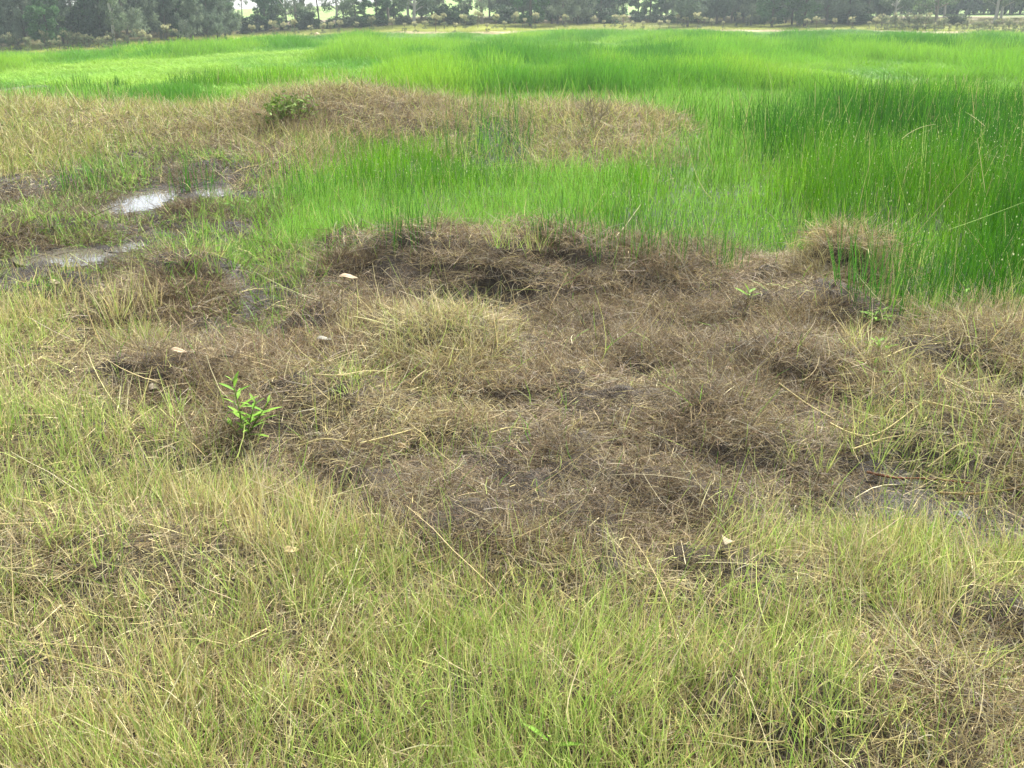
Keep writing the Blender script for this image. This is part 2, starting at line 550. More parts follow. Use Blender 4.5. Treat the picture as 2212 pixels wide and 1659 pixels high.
# ------------------------------------------------------------------ ground sheet
def build_ground():
    a = np.concatenate([np.linspace(-math.pi, -0.85, 40, endpoint=False), np.linspace(-0.85, 0.85, 330), np.linspace(0.85, math.pi, 40)[1:]])
    r = np.concatenate([[0.02], np.geomspace(0.5, 25, 260), np.geomspace(25.4, 140, 100), np.geomspace(144, 600, 30)])
    na, nr = len(a), len(r)
    A, R = np.meshgrid(a, r)
    x = (R * np.sin(A)).ravel(); y = (R * np.cos(A)).ravel()
    z = H(x, y)
    c = classify(x, y)
    pal = {FAR: S(66, 88, 38), STRAW: S(66, 58, 40), THATCH: S(74, 63, 47), MUD: S(66, 58, 45), MARSH: S(85, 110, 50), RUSH: S(50, 66, 30),
           WET: S(52, 45, 33), BANK: S(104, 96, 56), BROWN: S(92, 76, 52), PALE: S(74, 64, 44), RSTRAW: S(66, 57, 40),
           STRIP: S(165, 165, 85), UNDER: S(122, 106, 76), HILL: S(126, 158, 66)}
    T = np.array([pal[k] for k in range(14)])
    col = T[c]
    # patchy colour of the turf itself
    n = fbm(x * 1.3, y * 1.3, 61, 3)[:, None]
    col = col * (0.8 + 0.4 * n)
    rr = np.hypot(x, y)
    s = rr - EDGE(np.arctan2(x, y))
    pale = (np.exp(-((s - 2.2) / 1.8) ** 2) * (s > 0) * ss(-0.28, -0.1, np.arctan2(x, y)))[:, None]
    col = col * (1 - pale) + S(215, 205, 165) * pale
    hv = fbm(x * 0.06, y * 0.06, 77, 3)[:, None]
    hill = (c == HILL)[:, None]
    col = np.where(hill, col * (1 - 0.35 * hv) + S(130, 160, 70) * 0.35 * hv, col)
    und = (c == UNDER)[:, None] * ss(0.45, 0.65, fbm(x * 0.15, y * 0.15, 79, 3))[:, None]
    col = col * (1 - und) + S(120, 128, 66) * und
    wet = np.where(c == MUD, 0.55, 0.0) + np.where(c == WET, 0.2, 0.0)
    i = np.arange(nr - 1)[:, None] * na; j = np.arange(na - 1)[None, :]
    Q = np.stack([i + j, i + na + j, i + na + j + 1, i + j + 1], -1).reshape(-1, 4)[:, ::-1]
    o = mk('ground', np.stack([x, y, z], 1), Q, None, col, ground_material())
    at = o.data.attributes.new('wet', 'FLOAT', 'POINT')
    at.data.foreach_set('value', wet.astype(np.float32))
    tag(o, 'boggy brown ground rising to a grassy hill behind the trees', 'ground', kind='structure')


build_ground()


# ------------------------------------------------------------------ pools
def water_mat():
    m = bpy.data.materials.new('pool_water')
    m.use_nodes = True
    nt = m.node_tree
    b = nt.nodes['Principled BSDF']
    b.inputs['Base Color'].default_value = (0.10, 0.09, 0.072, 1)
    b.inputs['Roughness'].default_value = 0.03
    b.inputs['IOR'].default_value = 1.7
    n = nt.nodes.new('ShaderNodeTexNoise'); n.inputs['Scale'].default_value = 9
    tc = nt.nodes.new('ShaderNodeTexCoord')
    nt.links.new(tc.outputs['Object'], n.inputs['Vector'])
    bp = nt.nodes.new('ShaderNodeBump'); bp.inputs['Strength'].default_value = 0.02; bp.inputs['Distance'].default_value = 0.01
    nt.links.new(n.outputs[0], bp.inputs['Height']); nt.links.new(bp.outputs[0], b.inputs['Normal'])
    return m


M_WATER = water_mat()
POOLS = ['larger shallow pool mirroring white sky between green tufts',
         'small pool behind the dark brown tussock, edged with rushes',
         'shallow pool in front of a green-topped tussock at the left',
         'tiny sliver of water beside the shallow pool']
for k, lab in enumerate(POOLS):
    cx, cy, a, b, lvl = PW[k]
    t = np.linspace(0, 2 * np.pi, 48, endpoint=False)
    V = np.stack([cx + a * 1.6 * np.cos(t), cy + b * 1.6 * np.sin(t), np.full(48, lvl)], 1)
    V = np.concatenate([V, [[cx, cy, lvl]]])
    F = [(i, (i + 1) % 48, 48) for i in range(48)]
    o = mk('water', V, None, F, None, M_WATER)
    tag(o, lab, 'pool', kind='structure')


# ------------------------------------------------------------------ plant colours
C_STRAW = S(208, 194, 136); C_PSTRAW = S(230, 218, 172); C_GREEN = S(170, 200, 98); C_YGREEN = S(200, 212, 124)
C_BROWN = S(150, 133, 104); C_DBROWN = S(114, 100, 78); C_GREY = S(176, 166, 144); C_RED = S(134, 112, 90); C_TAN = S(188, 172, 128)
C_RUSH = S(150, 190, 66); C_DRUSH = S(100, 148, 58); C_LRUSH = S(176, 206, 96); C_MARSH = S(170, 208, 112); C_FRESH = S(150, 192, 80)


def tagged_stuff(name, parts, mat, label, cat):
    V, Q, C = join(parts)
    o = mk(name, V, Q, None, C, mat)
    return tag(o, label, cat, kind='stuff')


def on_ground(x, y, dz=0.0):
    return np.stack([x, y, H(x, y) + dz], 1)


def thin(cls, table, x=None, y=None, pad=0.0):
    p = np.zeros(14)
    for k, v in table.items():
        p[k] = v
    q = p[cls]
    if x is not None:                 # few plants stand in the open water
        for cx, cy, a, b, lvl in PW:
            d2 = ((x - cx) / (a * 1.05 + pad)) ** 2 + ((y - cy + 0.3) / (b + 0.35 + pad)) ** 2
            q = np.where(d2 < 1.0, q * 0.10, q)
    return rng.random(len(cls)) < q


# ------------------------------------------------------------------ lying litter (dead strands matted on the soil)
def build_litter():
    x, y, r = scatter(3000, 1.15, 1.3, 15)
    c = classify(x, y, 1.2, 1.0)
    k = thin(c, {STRAW: .9, THATCH: 1, MUD: .7, WET: .4, BANK: .7, BROWN: 1, PALE: 1, RSTRAW: .95, MARSH: .05}, x, y)
    x, y, r, c = x[k], y[k], r[k], c[k]
    n = len(x)
    P = on_ground(x, y, 0.004 + 0.03 * rng.random(n) ** 2)
    D = rand_dir(n, -6, 28)
    L = (0.05 + 0.10 * rng.random(n)) * (r / 3) ** 0.3 * np.where(c == THATCH, 0.75, 1)
    W = (0.0015 + 0.0014 * rng.random(n)) * np.maximum(r / 3, 0.8) ** 0.7 * np.where(c == THATCH, 0.8, 1)
    bend = rng.normal(0, 0.25, (n, 3)); bend[:, 2] -= 0.12
    pale = pick(n, [(3, C_STRAW), (2, C_TAN), (1.5, C_PSTRAW), (1.5, C_BROWN), (.6, C_YGREEN)])
    brown = pick(n, [(3, C_BROWN), (2, C_GREY), (2, C_DBROWN), (1.2, C_RED), (1.6, C_TAN), (.4, C_STRAW)])
    f = np.array([0, .8, .12, .1, .3, .2, .06, .75, .35, .6, .45, 0, 0, 0])[c]
    nn = fbm(x * 1.5, y * 1.5, 91, 2)
    sel = (rng.random(n) < np.clip(f + (nn - 0.5) * 0.8, 0.02, 1))[:, None]
    col = np.where(sel, pale, brown)
    col = np.where((c == WET)[:, None], col * 0.6, col)
    tagged_stuff('dead_grass_litter', [ribbons(P, D, L, W, 2, bend, col, col * 1.05, 0.4)], M_DEAD,
                 'matted dead brown and straw coloured grass lying on the wet soil', 'dead grass')


build_litter()


# ------------------------------------------------------------------ curly dead thatch standing over the hummocks
def build_thatch():
    x, y, r = scatter(1500, 1.0, 1.5, 17)
    c = classify(x, y, 1.2, 1.0)
    nz = fbm(x * 4.6, y * 4.6, 19, 2)
    dens = np.clip((nz - 0.30) * 3.2, 0.12, 1)
    k = thin(c, {THATCH: 1, RSTRAW: .8, WET: .35, BROWN: .5, BANK: .2, PALE: .7, STRAW: .4}, x, y) & (rng.random(len(x)) < dens)
    x, y, r, c = x[k], y[k], r[k], c[k]
    n = len(x)
    P = on_ground(x, y, -0.005)
    D = rand_dir(n, 25, 85)
    L = (0.05 + 0.085 * rng.random(n)) * (r / 3) ** 0.25 * np.where(c == THATCH, 0.9, 1.0)
    W = (0.0016 + 0.0014 * rng.random(n)) * np.maximum(r / 3, 0.8) ** 0.8
    bend = rng.normal(0, 0.38, (n, 3)); bend[:, 2] -= 0.45
    col = pick(n, [(3.0, C_BROWN), (2.4, C_DBROWN), (1.4, C_RED), (1.6, C_GREY), (1.5, C_TAN)])
    gz = fbm(x * 0.9, y * 0.9, 15, 2)[:, None]
    col = col * (0.8 + 0.45 * gz)
    straw = pick(n, [(2, C_STRAW), (1, C_TAN)])
    f = np.array([0, .45, .06, .1, .3, .2, .12, .6, .4, .5, .28, 0, 0, 0])[c]
    col = np.where((rng.random(n) < f)[:, None], straw, col)
    tagged_stuff('dead_thatch', [ribbons(P, D, L, W, 3, bend, col * 0.95, col * 1.08, 0.35, 0.03)], M_DEAD,
                 'springy brown dead grass thatch covering the low hummocks', 'dead grass')


build_thatch()


# ------------------------------------------------------------------ upright straw and green blades
def build_blades():
    x, y, r = scatter(3000, 1.0, 1.2, 9)
    c = classify(x, y, 1.3, 1.0)
    cl = fbm(x * 3.2, y * 3.2, 55, 2)
    k = thin(c, {STRAW: 1, RSTRAW: .38, PALE: .3, THATCH: .035, MUD: .02, WET: .14}, x, y) & (rng.random(len(x)) < np.clip((cl - 0.22) * 2.6, 0.25, 1))
    x, y, r, c = x[k], y[k], r[k], c[k]
    n = len(x)
    P = on_ground(x, y, -0.005)
    gz = fbm(x * 0.8 + 5, y * 0.8, 66, 2)
    lean = np.stack([fbm(x * 4, y * 4, 71, 2) - 0.5, fbm(x * 4, y * 4, 73, 2) - 0.5, np.zeros(n)], 1)
    D = unit(rand_dir(n, 62, 89) + lean * 0.8)
    L = (0.06 + 0.13 * rng.random(n) ** 1.4) * np.where((c == THATCH) | (c == WET), 0.6, 1.0) * (0.75 + 0.5 * gz)
    W = (0.0020 + 0.0020 * rng.random(n)) * np.maximum(r / 3, 0.85) ** 0.6
    bend = rng.normal(0, 0.20, (n, 3)); bend[:, 2] -= 0.08
    green = pick(n, [(3, C_GREEN), (3, C_YGREEN), (1, C_FRESH)])
    straw = pick(n, [(4, C_STRAW), (2, C_PSTRAW), (1.2, C_TAN), (.6, C_BROWN)])
    g = np.clip(0.58 + (gz - 0.5) * 1.1 + 0.16 * ss(-0.4, -1.2, x), 0.15, 0.9)
    g = np.where(c == RSTRAW, 0.55, g); g = np.where(c == PALE, 0.30, g); g = np.where((c == WET) | (c == THATCH), .85, g)
    sel = (rng.random(n) < g)[:, None]
    col = np.where(sel, green, straw)
    tagged_stuff('straw_grass', [ribbons(P, D, L, W, 3, bend, col * 0.95, np.where(sel, col * 0.75 + C_YGREEN * 0.3, col * 1.05), 0.2)], M_GRASS,
                 'upright green and straw coloured grass blades in the foreground', 'grass')


build_blades()


# ------------------------------------------------------------------ long pale bent culms
def build_culms():
    x, y, r = scatter(110, 1.0, 1.2, 9)
    c = classify(x, y, 1.3, 1.0)
    k = thin(c, {STRAW: .8, RSTRAW: .6, PALE: .9, THATCH: .07, MUD: .04, WET: .1})
    x, y, r, c = x[k], y[k], r[k], c[k]
    n = len(x)
    P = on_ground(x, y, 0.008)
    D = rand_dir(n, 2, 45)
    L = 0.12 + 0.18 * rng.random(n) ** 1.5
    W = (0.0024 + 0.0016 * rng.random(n)) * np.maximum(r / 3, 0.9) ** 0.5
    bend = rng.normal(0, 0.30, (n, 3)); bend[:, 2] += rng.normal(0.25, 0.28, n)
    col = pick(n, [(3, C_STRAW), (3, C_PSTRAW), (.8, C_YGREEN), (1, C_TAN)])
    tagged_stuff('straw_culms', [ribbons(P, D, L, W, 5, bend, col, col, 0.5, 0.006)], M_GRASS,
                 'long pale straw stalks bent over among the foreground grass', 'straw')


build_culms()


# ------------------------------------------------------------------ short wet green grass among the pools
def build_wet():
    x, y, r = scatter(6200, 1.25, 3.0, 15)
    c = classify(x, y, 1.5, 1.0)
    cl = fbm(x * 2.2, y * 2.2, 155, 3)
    k = thin(c, {WET: 1, MUD: .16, THATCH: .03, BANK: .12}, x, y) & (rng.random(len(x)) < np.clip((cl - 0.34) * 3.5, 0.08, 1))
    x, y, r, c = x[k], y[k], r[k], c[k]
    n = len(x)
    P = on_ground(x, y, -0.005)
    D = rand_dir(n, 40, 88)
    near_pool = np.ones(n)
    for cx, cy, a, b, lvl in PW:
        near_pool = np.minimum(near_pool, 0.3 + 0.7 * ss(1.0, 2.4, np.hypot((x - cx) / a, (y - cy + 0.35) / (b + 0.35))))
    L = (0.05 + 0.11 * rng.random(n)) * near_pool
    W = (0.003 + 0.0022 * rng.random(n)) * np.maximum(r / 4, 0.85) ** 0.8
    bend = rng.normal(0, 0.25, (n, 3)); bend[:, 2] -= 0.1
    col = pick(n, [(3, S(138, 188, 76)), (2, C_GREEN), (1, C_YGREEN), (.3, C_STRAW), (.4, C_BROWN)])
    tagged_stuff('wet_grass', [ribbons(P, D, L, W, 2, bend, col * 0.95, col, 0.25)], M_GRASS,
                 'short fresh green grass growing around the muddy pools', 'grass')


build_wet()


# ------------------------------------------------------------------ straw bank beyond the pools
def build_bank():
    x, y, r = scatter(2600, 1.0, 7, 20, ref=8.0, half=0.62)
    c = classify(x, y, 1.2, 1.0)
    cl = fbm(x * 1.1, y * 1.1, 255, 3)
    k = thin(c, {BANK: 1, BROWN: .8}) & (rng.random(len(x)) < np.clip((cl - 0.25) * 2.6, 0.2, 1) * 0.5)
    x, y, r, c = x[k], y[k], r[k], c[k]
    n = len(x)
    P = on_ground(x, y, -0.01)
    D = rand_dir(n, 35, 88)
    L = 0.12 + 0.18 * rng.random(n)
    W = (0.004 + 0.003 * rng.random(n)) * (r / 9) ** 0.8
    bend = rng.normal(0, 0.28, (n, 3)); bend[:, 2] -= 0.15
    a = pick(n, [(2.2, S(200, 190, 120)), (2.2, S(176, 188, 100)), (.9, C_PSTRAW), (1.2, S(156, 180, 84))])
    b = pick(n, [(1.5, C_BROWN), (2.4, C_TAN), (.5, C_GREY), (1.4, C_STRAW)])
    gz = fbm(x * 0.45 + 9, y * 0.45, 266, 2)
    sel = (rng.random(n) < np.where(c == BROWN, 0.55, np.clip(0.75 + (gz - 0.5) * 1.2, .2, .95)))[:, None]
    col = np.where(sel, a, b)
    tagged_stuff('bank_grass', [ribbons(P, D, L, W, 2, bend, col * 0.95, col, 0.25)], M_GRASS,
                 'yellow straw grass on the low bank beyond the pools', 'grass')


build_bank()


# ------------------------------------------------------------------ low bright marsh grass
def build_marsh():
    x, y, r = scatter(2600, 1.1, 5.5, 26, ref=7.0, half=0.62)
    c = classify(x, y, 1.2, 1.0)
    cl = fbm(x * 1.3, y * 1.3, 355, 3)
    k = thin(c, {MARSH: 1, RUSH: .25}) & (rng.random(len(x)) < np.clip((cl - 0.15) * 3, 0.35, 1))
    x, y, r, c = x[k], y[k], r[k], c[k]
    n = len(x)
    P = on_ground(x, y, -0.01)
    D = rand_dir(n, 55, 89)
    L = (0.08 + 0.13 * rng.random(n)) * (0.7 + 0.6 * cl[k])
    W = (0.0035 + 0.002 * rng.random(n)) * (r / 7) ** 0.8
    bend = rng.normal(0, 0.18, (n, 3))
    col = pick(n, [(4, S(148, 202, 84)), (2, S(156, 202, 74)), (1.5, C_FRESH), (.25, C_STRAW)])
    tagged_stuff('marsh_grass', [ribbons(P, D, L, W, 2, bend, col * 0.92, col * 1.05, 0.25)], M_GRASS,
                 'low bright green marsh grass in the shallow water between banks', 'grass')


build_marsh()


# ------------------------------------------------------------------ tall rushes (near part stem by stem)
def rush_height(x, y):
    n = 0.7 * fbm(x * 0.5, y * 0.36, 401, 2) + 0.3 * fbm(x * 1.6, y * 1.3, 405, 2)
    h = 0.15 + 0.60 * ss(0.43, 0.56, n) + 0.16 * ss(1.5, 4.5, x) * (1 - ss(12, 18, y))
    for px, py, rad, add in ((1850, 285, 1.5, 0.35), (2120, 330, 1.2, 0.2), (1640, 345, 0.9, 0.15), (1590, 250, 1.5, -0.2), (1450, 215, 2.0, 0.15), (2100, 265, 1.6, -0.25), (1800, 345, 1.0, -0.2)):
        cx, cy = G(px, py)
        h = h + add * np.exp(-((x - cx) ** 2 + ((y - cy) / 1.3) ** 2) / rad ** 2)
    left = 1 - ss(0.6, 2.2, x) * 1.0
    h = h * (1 - 0.45 * left * (1 - ss(12, 16, y)))
    return np.clip(h, 0.1, 2) * 0.76 * (1 - 0.25 * ss(13, 17, y))


def build_rushes():
    x, y, r = scatter(1150, 1.15, 5.0, 26, ref=7.0, half=0.64)
    c = classify(x, y, 2.0, 1.6)
    cl = fbm(x * 1.6, y * 1.6, 455, 2)
    k = thin(c, {RUSH: 1, FAR: 1, MARSH: .07}) & (rng.random(len(x)) < np.clip((cl - 0.12) * 3, 0.4, 1))
    x, y, r, c, cl = x[k], y[k], r[k], c[k], cl[k]
    n = len(x)
    P = on_ground(x, y, -0.02)
    hh = rush_height(x, y) * np.where(c == MARSH, 0.75, 1.0)
    D = rand_dir(n, 75, 90)
    L = hh * (0.55 + 0.55 * rng.random(n))
    W = (0.0034 + 0.0016 * rng.random(n)) * (r / 7) ** 0.85
    bend = rng.normal(0, 0.10, (n, 3)) * (1 + 2.0 * (rng.random((n, 1)) < 0.15)); bend[:, 2] = 0
    tone = fbm(x * 0.5 + 4, y * 0.5, 466, 3)[:, None]
    t2 = np.clip((tone - 0.38) * 3.0 + (0.42 - hh[:, None]) * 1.8 - 0.5 * ((x < 1.2) & (r < 12.5))[:, None], 0, 1)
    col = pick(n, [(2.5, S(128, 188, 36)), (1.5, S(152, 202, 56)), (.8, S(104, 168, 38))]) * t2 + pick(n, [(2, S(62, 122, 30)), (1.5, S(88, 150, 32))]) * (1 - t2)
    old = rng.random(n) < 0.05
    col[old] = pick(int(old.sum()), [(2, C_STRAW), (1, C_YGREEN), (1, C_TAN)])
    parts = [ribbons(P, D, L, W, 3, bend, col * 0.9, col * 1.05, 0.35)]
    # pale flower heads at the stem tips
    h = (rng.random(n) < 0.12) & (r < 11) & (c != MARSH)
    T = P[h] + L[h][:, None] * (D[h] + bend[h])
    m = len(T)
    hd = 0.0032 + 0.0018 * rng.random(m)
    Dn = D[h]
    wcol = np.tile(S(228, 234, 180), (m, 1)) * (0.8 + 0.4 * rng.random((m, 1)))
    parts.append(ribbons(T - Dn * hd[:, None], Dn, hd * 2.0, hd * 1.5, 1, np.zeros((m, 3)), wcol, wcol, 0.8))
    tagged_stuff('rushes', parts, M_RUSH, 'tall dense green rushes with tiny pale heads on the wetter ground', 'rushes')
    # fallen pale stems lying across the rushes
    x, y, r = scatter(2.0, 0.6, 5.2, 14, ref=7.0, half=0.6)
    c = classify(x, y)
    k = (c == RUSH); x, y = x[k], y[k]
    n = len(x)
    P = on_ground(x, y, 0.0) + np.stack([np.zeros(n), np.zeros(n), rush_height(x, y) * (0.4 + 0.5 * rng.random(n))], 1)
    L = 0.2 + 0.22 * rng.random(n)
    bend = rng.normal(0, 0.4, (n, 3))
    col = pick(n, [(2, C_LRUSH), (1, C_STRAW), (1, C_PSTRAW)])
    tagged_stuff('fallen_stems', [ribbons(P, rand_dir(n, 15, 60), L, np.full(n, 0.0045), 5, bend, col, col, 0.4)], M_RUSH,
                 'pale fallen stems leaning across the tall rushes', 'stems')


build_rushes()


# ------------------------------------------------------------------ far rush field: clumps placed by geometry nodes
def instancer(name, pts, scl, rotz, idx, tint, sources, label, cat):
    c = bpy.data.collections.new(name + '_clumps')
    for o in sources:
        c.objects.link(o)
    me = bpy.data.meshes.new(name)
    me.vertices.add(len(pts))
    me.vertices.foreach_set('co', np.ascontiguousarray(pts, np.float32).ravel())
    n = len(pts)

    def attr(nm, typ, key, arr):
        a = me.attributes.new(nm, typ, 'POINT'); a.data.foreach_set(key, np.ascontiguousarray(arr).ravel())
    attr('scl', 'FLOAT_VECTOR', 'vector', scl.astype(np.float32))
    attr('rot', 'FLOAT_VECTOR', 'vector', np.stack([np.zeros(n), np.zeros(n), rotz], 1).astype(np.float32))
    attr('idx', 'INT', 'value', idx.astype(np.int32))
    t4 = np.ones((n, 4), np.float32); t4[:, :3] = tint
    attr('tint', 'FLOAT_COLOR', 'color', t4)
    me.update()
    o = bpy.data.objects.new(name, me)
    COL.objects.link(o)
    ng = bpy.data.node_groups.new(name + '_nodes', 'GeometryNodeTree')
    ng.interface.new_socket('Geometry', in_out='INPUT', socket_type='NodeSocketGeometry')
    ng.interface.new_socket('Geometry', in_out='OUTPUT', socket_type='NodeSocketGeometry')
    gi = ng.nodes.new('NodeGroupInput'); go = ng.nodes.new('NodeGroupOutput')
    iop = ng.nodes.new('GeometryNodeInstanceOnPoints')
    ci = ng.nodes.new('GeometryNodeCollectionInfo')
    ci.inputs['Collection'].default_value = c
    ci.inputs['Separate Children'].default_value = True
    ci.inputs['Reset Children'].default_value = True
    iop.inputs['Pick Instance'].default_value = True

    def na(nm, typ):
        q = ng.nodes.new('GeometryNodeInputNamedAttribute'); q.data_type = typ; q.inputs['Name'].default_value = nm
        return q.outputs[0]
    e2r = ng.nodes.new('FunctionNodeEulerToRotation')
    L = ng.links.new
    L(gi.outputs[0], iop.inputs['Points'])
    L(ci.outputs[0], iop.inputs['Instance'])
    L(na('idx', 'INT'), iop.inputs['Instance Index'])
    L(na('rot', 'FLOAT_VECTOR'), e2r.inputs[0]); L(e2r.outputs[0], iop.inputs['Rotation'])
    L(na('scl', 'FLOAT_VECTOR'), iop.inputs['Scale'])
    L(iop.outputs[0], go.inputs[0])
    md = o.modifiers.new('place', 'NODES'); md.node_group = ng
    return tag(o, label, cat, kind='stuff')


def clump(name, n, rad, lo, hi, w, spread, nseg=2, elev=(70, 90)):
    a = rng.random(n) * 2 * np.pi; q = rad * np.sqrt(rng.random(n))
    P = np.stack([q * np.cos(a), q * np.sin(a), np.full(n, -0.05)], 1)
    D = rand_dir(n, *elev)
    L = (lo + (hi - lo) * rng.random(n)) * (1 - 0.35 * (q / rad) ** 2)
    bend = rng.normal(0, spread, (n, 3)); bend[:, 2] = -np.abs(bend[:, 2])
    g = (0.8 + 0.4 * rng.random((n, 1))) * np.ones((n, 3)) * (0.94 + 0.12 * rng.random((n, 3)))
    V, Q, C = ribbons(P, D, L, w * (0.7 + 0.6 * rng.random(n)), nseg, bend, g * 0.92, g * 1.06, 0.35)
    return mk(name, V, Q, None, C, M_TINT, None, False)


def build_far():
    src = [clump('rush_clump_source', 90, 0.5, 0.55, 1.0, 0.012, 0.10) for _ in range(6)]
    x, y, r = scatter(9.0, 1.05, 17, 112, ref=20.0, half=0.66)
    az = np.arctan2(x, y)
    c = classify(x, y, 1.2)
    k = ((c == FAR) | ((c == RUSH) & (r > 18))) & (r < EDGE(az) + 0.5)
    x, y, r = x[k], y[k], r[k]
    n = len(x)
    hz = fbm(x * 0.20, y * 0.11, 501, 3)
    hb = fbm(x * 0.5, y * 0.28, 511, 2)
    hgt = 0.25 + 0.75 * ss(0.44, 0.56, hz) * (0.3 + 1.2 * ss(0.3, 0.7, hb))
    hgt = hgt * (0.68 + 0.12 * ss(25, 45, r) - 0.15 * ss(50, 75, r)) * np.clip(r / 22, 0.9, 1.0)
    hgt = hgt * (1 - 0.5 * ss(0.75, 1.0, r / EDGE(np.arctan2(x, y))))
    sxy = (r / 20) ** 0.55 * (0.8 + 0.4 * rng.random(n))
    scl = np.stack([sxy, sxy, hgt], 1)
    P = np.stack([x, y, H(x, y)], 1)
    t = np.clip((fbm(x * 0.12 + 3, y * 0.08, 521, 3) - 0.3) * 2.4, 0, 1)[:, None]
    low = np.clip((0.45 - hgt) * 3, 0, 1)[:, None]
    t3 = ss(0.40, 0.60, fbm(x * 0.42, y * 0.22, 551, 3))[:, None]
    col = (S(168, 212, 70) * t + S(142, 198, 66) * (1 - t)) * t3 + (S(118, 180, 54) * t + S(98, 160, 54) * (1 - t)) * (1 - t3)
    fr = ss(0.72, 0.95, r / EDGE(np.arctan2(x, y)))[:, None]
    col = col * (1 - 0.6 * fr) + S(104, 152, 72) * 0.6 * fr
    col = col * (1 - 0.35 * low) + S(150, 192, 84) * 0.35 * low
    col = col * (0.85 + 0.3 * rng.random((n, 1)))
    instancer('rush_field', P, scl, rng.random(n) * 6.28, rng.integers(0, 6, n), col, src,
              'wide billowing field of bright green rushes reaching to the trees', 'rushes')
    # rough grass beyond the field edge
    src2 = [clump('tuft_source', 60, 0.45, 0.5, 1.0, 0.018, 0.25, 2, (45, 88)) for _ in range(4)]
    n = 9000
    a = (rng.random(n) * 2 - 1) * 0.62
    s = 0.4 + 26 * rng.random(n) ** 1.2
    r = EDGE(a) + s
    x, y = r * np.sin(a), r * np.cos(a)
    hg = 0.16 + 0.25 * fbm(x * 0.3, y * 0.3, 531, 2)
    hg = np.where((s < 4.5) & (a > -0.2), 0.07, hg)
    nz = fbm(x * 0.12, y * 0.12, 541, 3)[:, None]
    col = S(190, 196, 92) * nz * 1.3 + S(140, 150, 78) * (1 - nz)
    br = ss(12, 22, s)[:, None]
    col = col * (1 - br) + (S(138, 120, 84) * 0.6 + S(130, 140, 70) * 0.4) * br
    strip = ((s < 4.5)[:, None]) * ss(-0.3, -0.1, a)[:, None]
    col = col * (1 - strip) + S(220, 205, 160) * strip
    q = 1.1 + 0.5 * rng.random(n)
    instancer('rough_grass', np.stack([x, y, H(x, y)], 1), np.stack([q, q, hg], 1), rng.random(n) * 6.28, rng.integers(0, 4, n), col, src2,
              'yellowish rough grass around the planted saplings beyond the rushes', 'grass')


build_far()


def mat_source(n, rad, lo, hi, w0, w1, elev, curl, sag, table, nseg, out=0.0):
    a = rng.random(n) * 2 * np.pi; q = rad * np.sqrt(rng.random(n))
    P = np.stack([q * np.cos(a), q * np.sin(a), np.full(n, -0.006) + 0.012 * rng.random(n)], 1)
    D = rand_dir(n, *elev)
    D[:, :2] += P[:, :2] / rad * out
    D = unit(D)
    L = lo + (hi - lo) * rng.random(n) ** 1.3
    bend = rng.normal(0, curl, (n, 3)); bend[:, 2] -= sag
    col = pick(n, table)
    V, Q, C = ribbons(P, D, L, w0 + (w1 - w0) * rng.random(n), nseg, bend, col * 0.95, col * 1.05, 0.3, 0.02 if curl > 0.3 else 0.0)
    return mk('mat_source', V, Q, None, C, M_TINT, None, False)


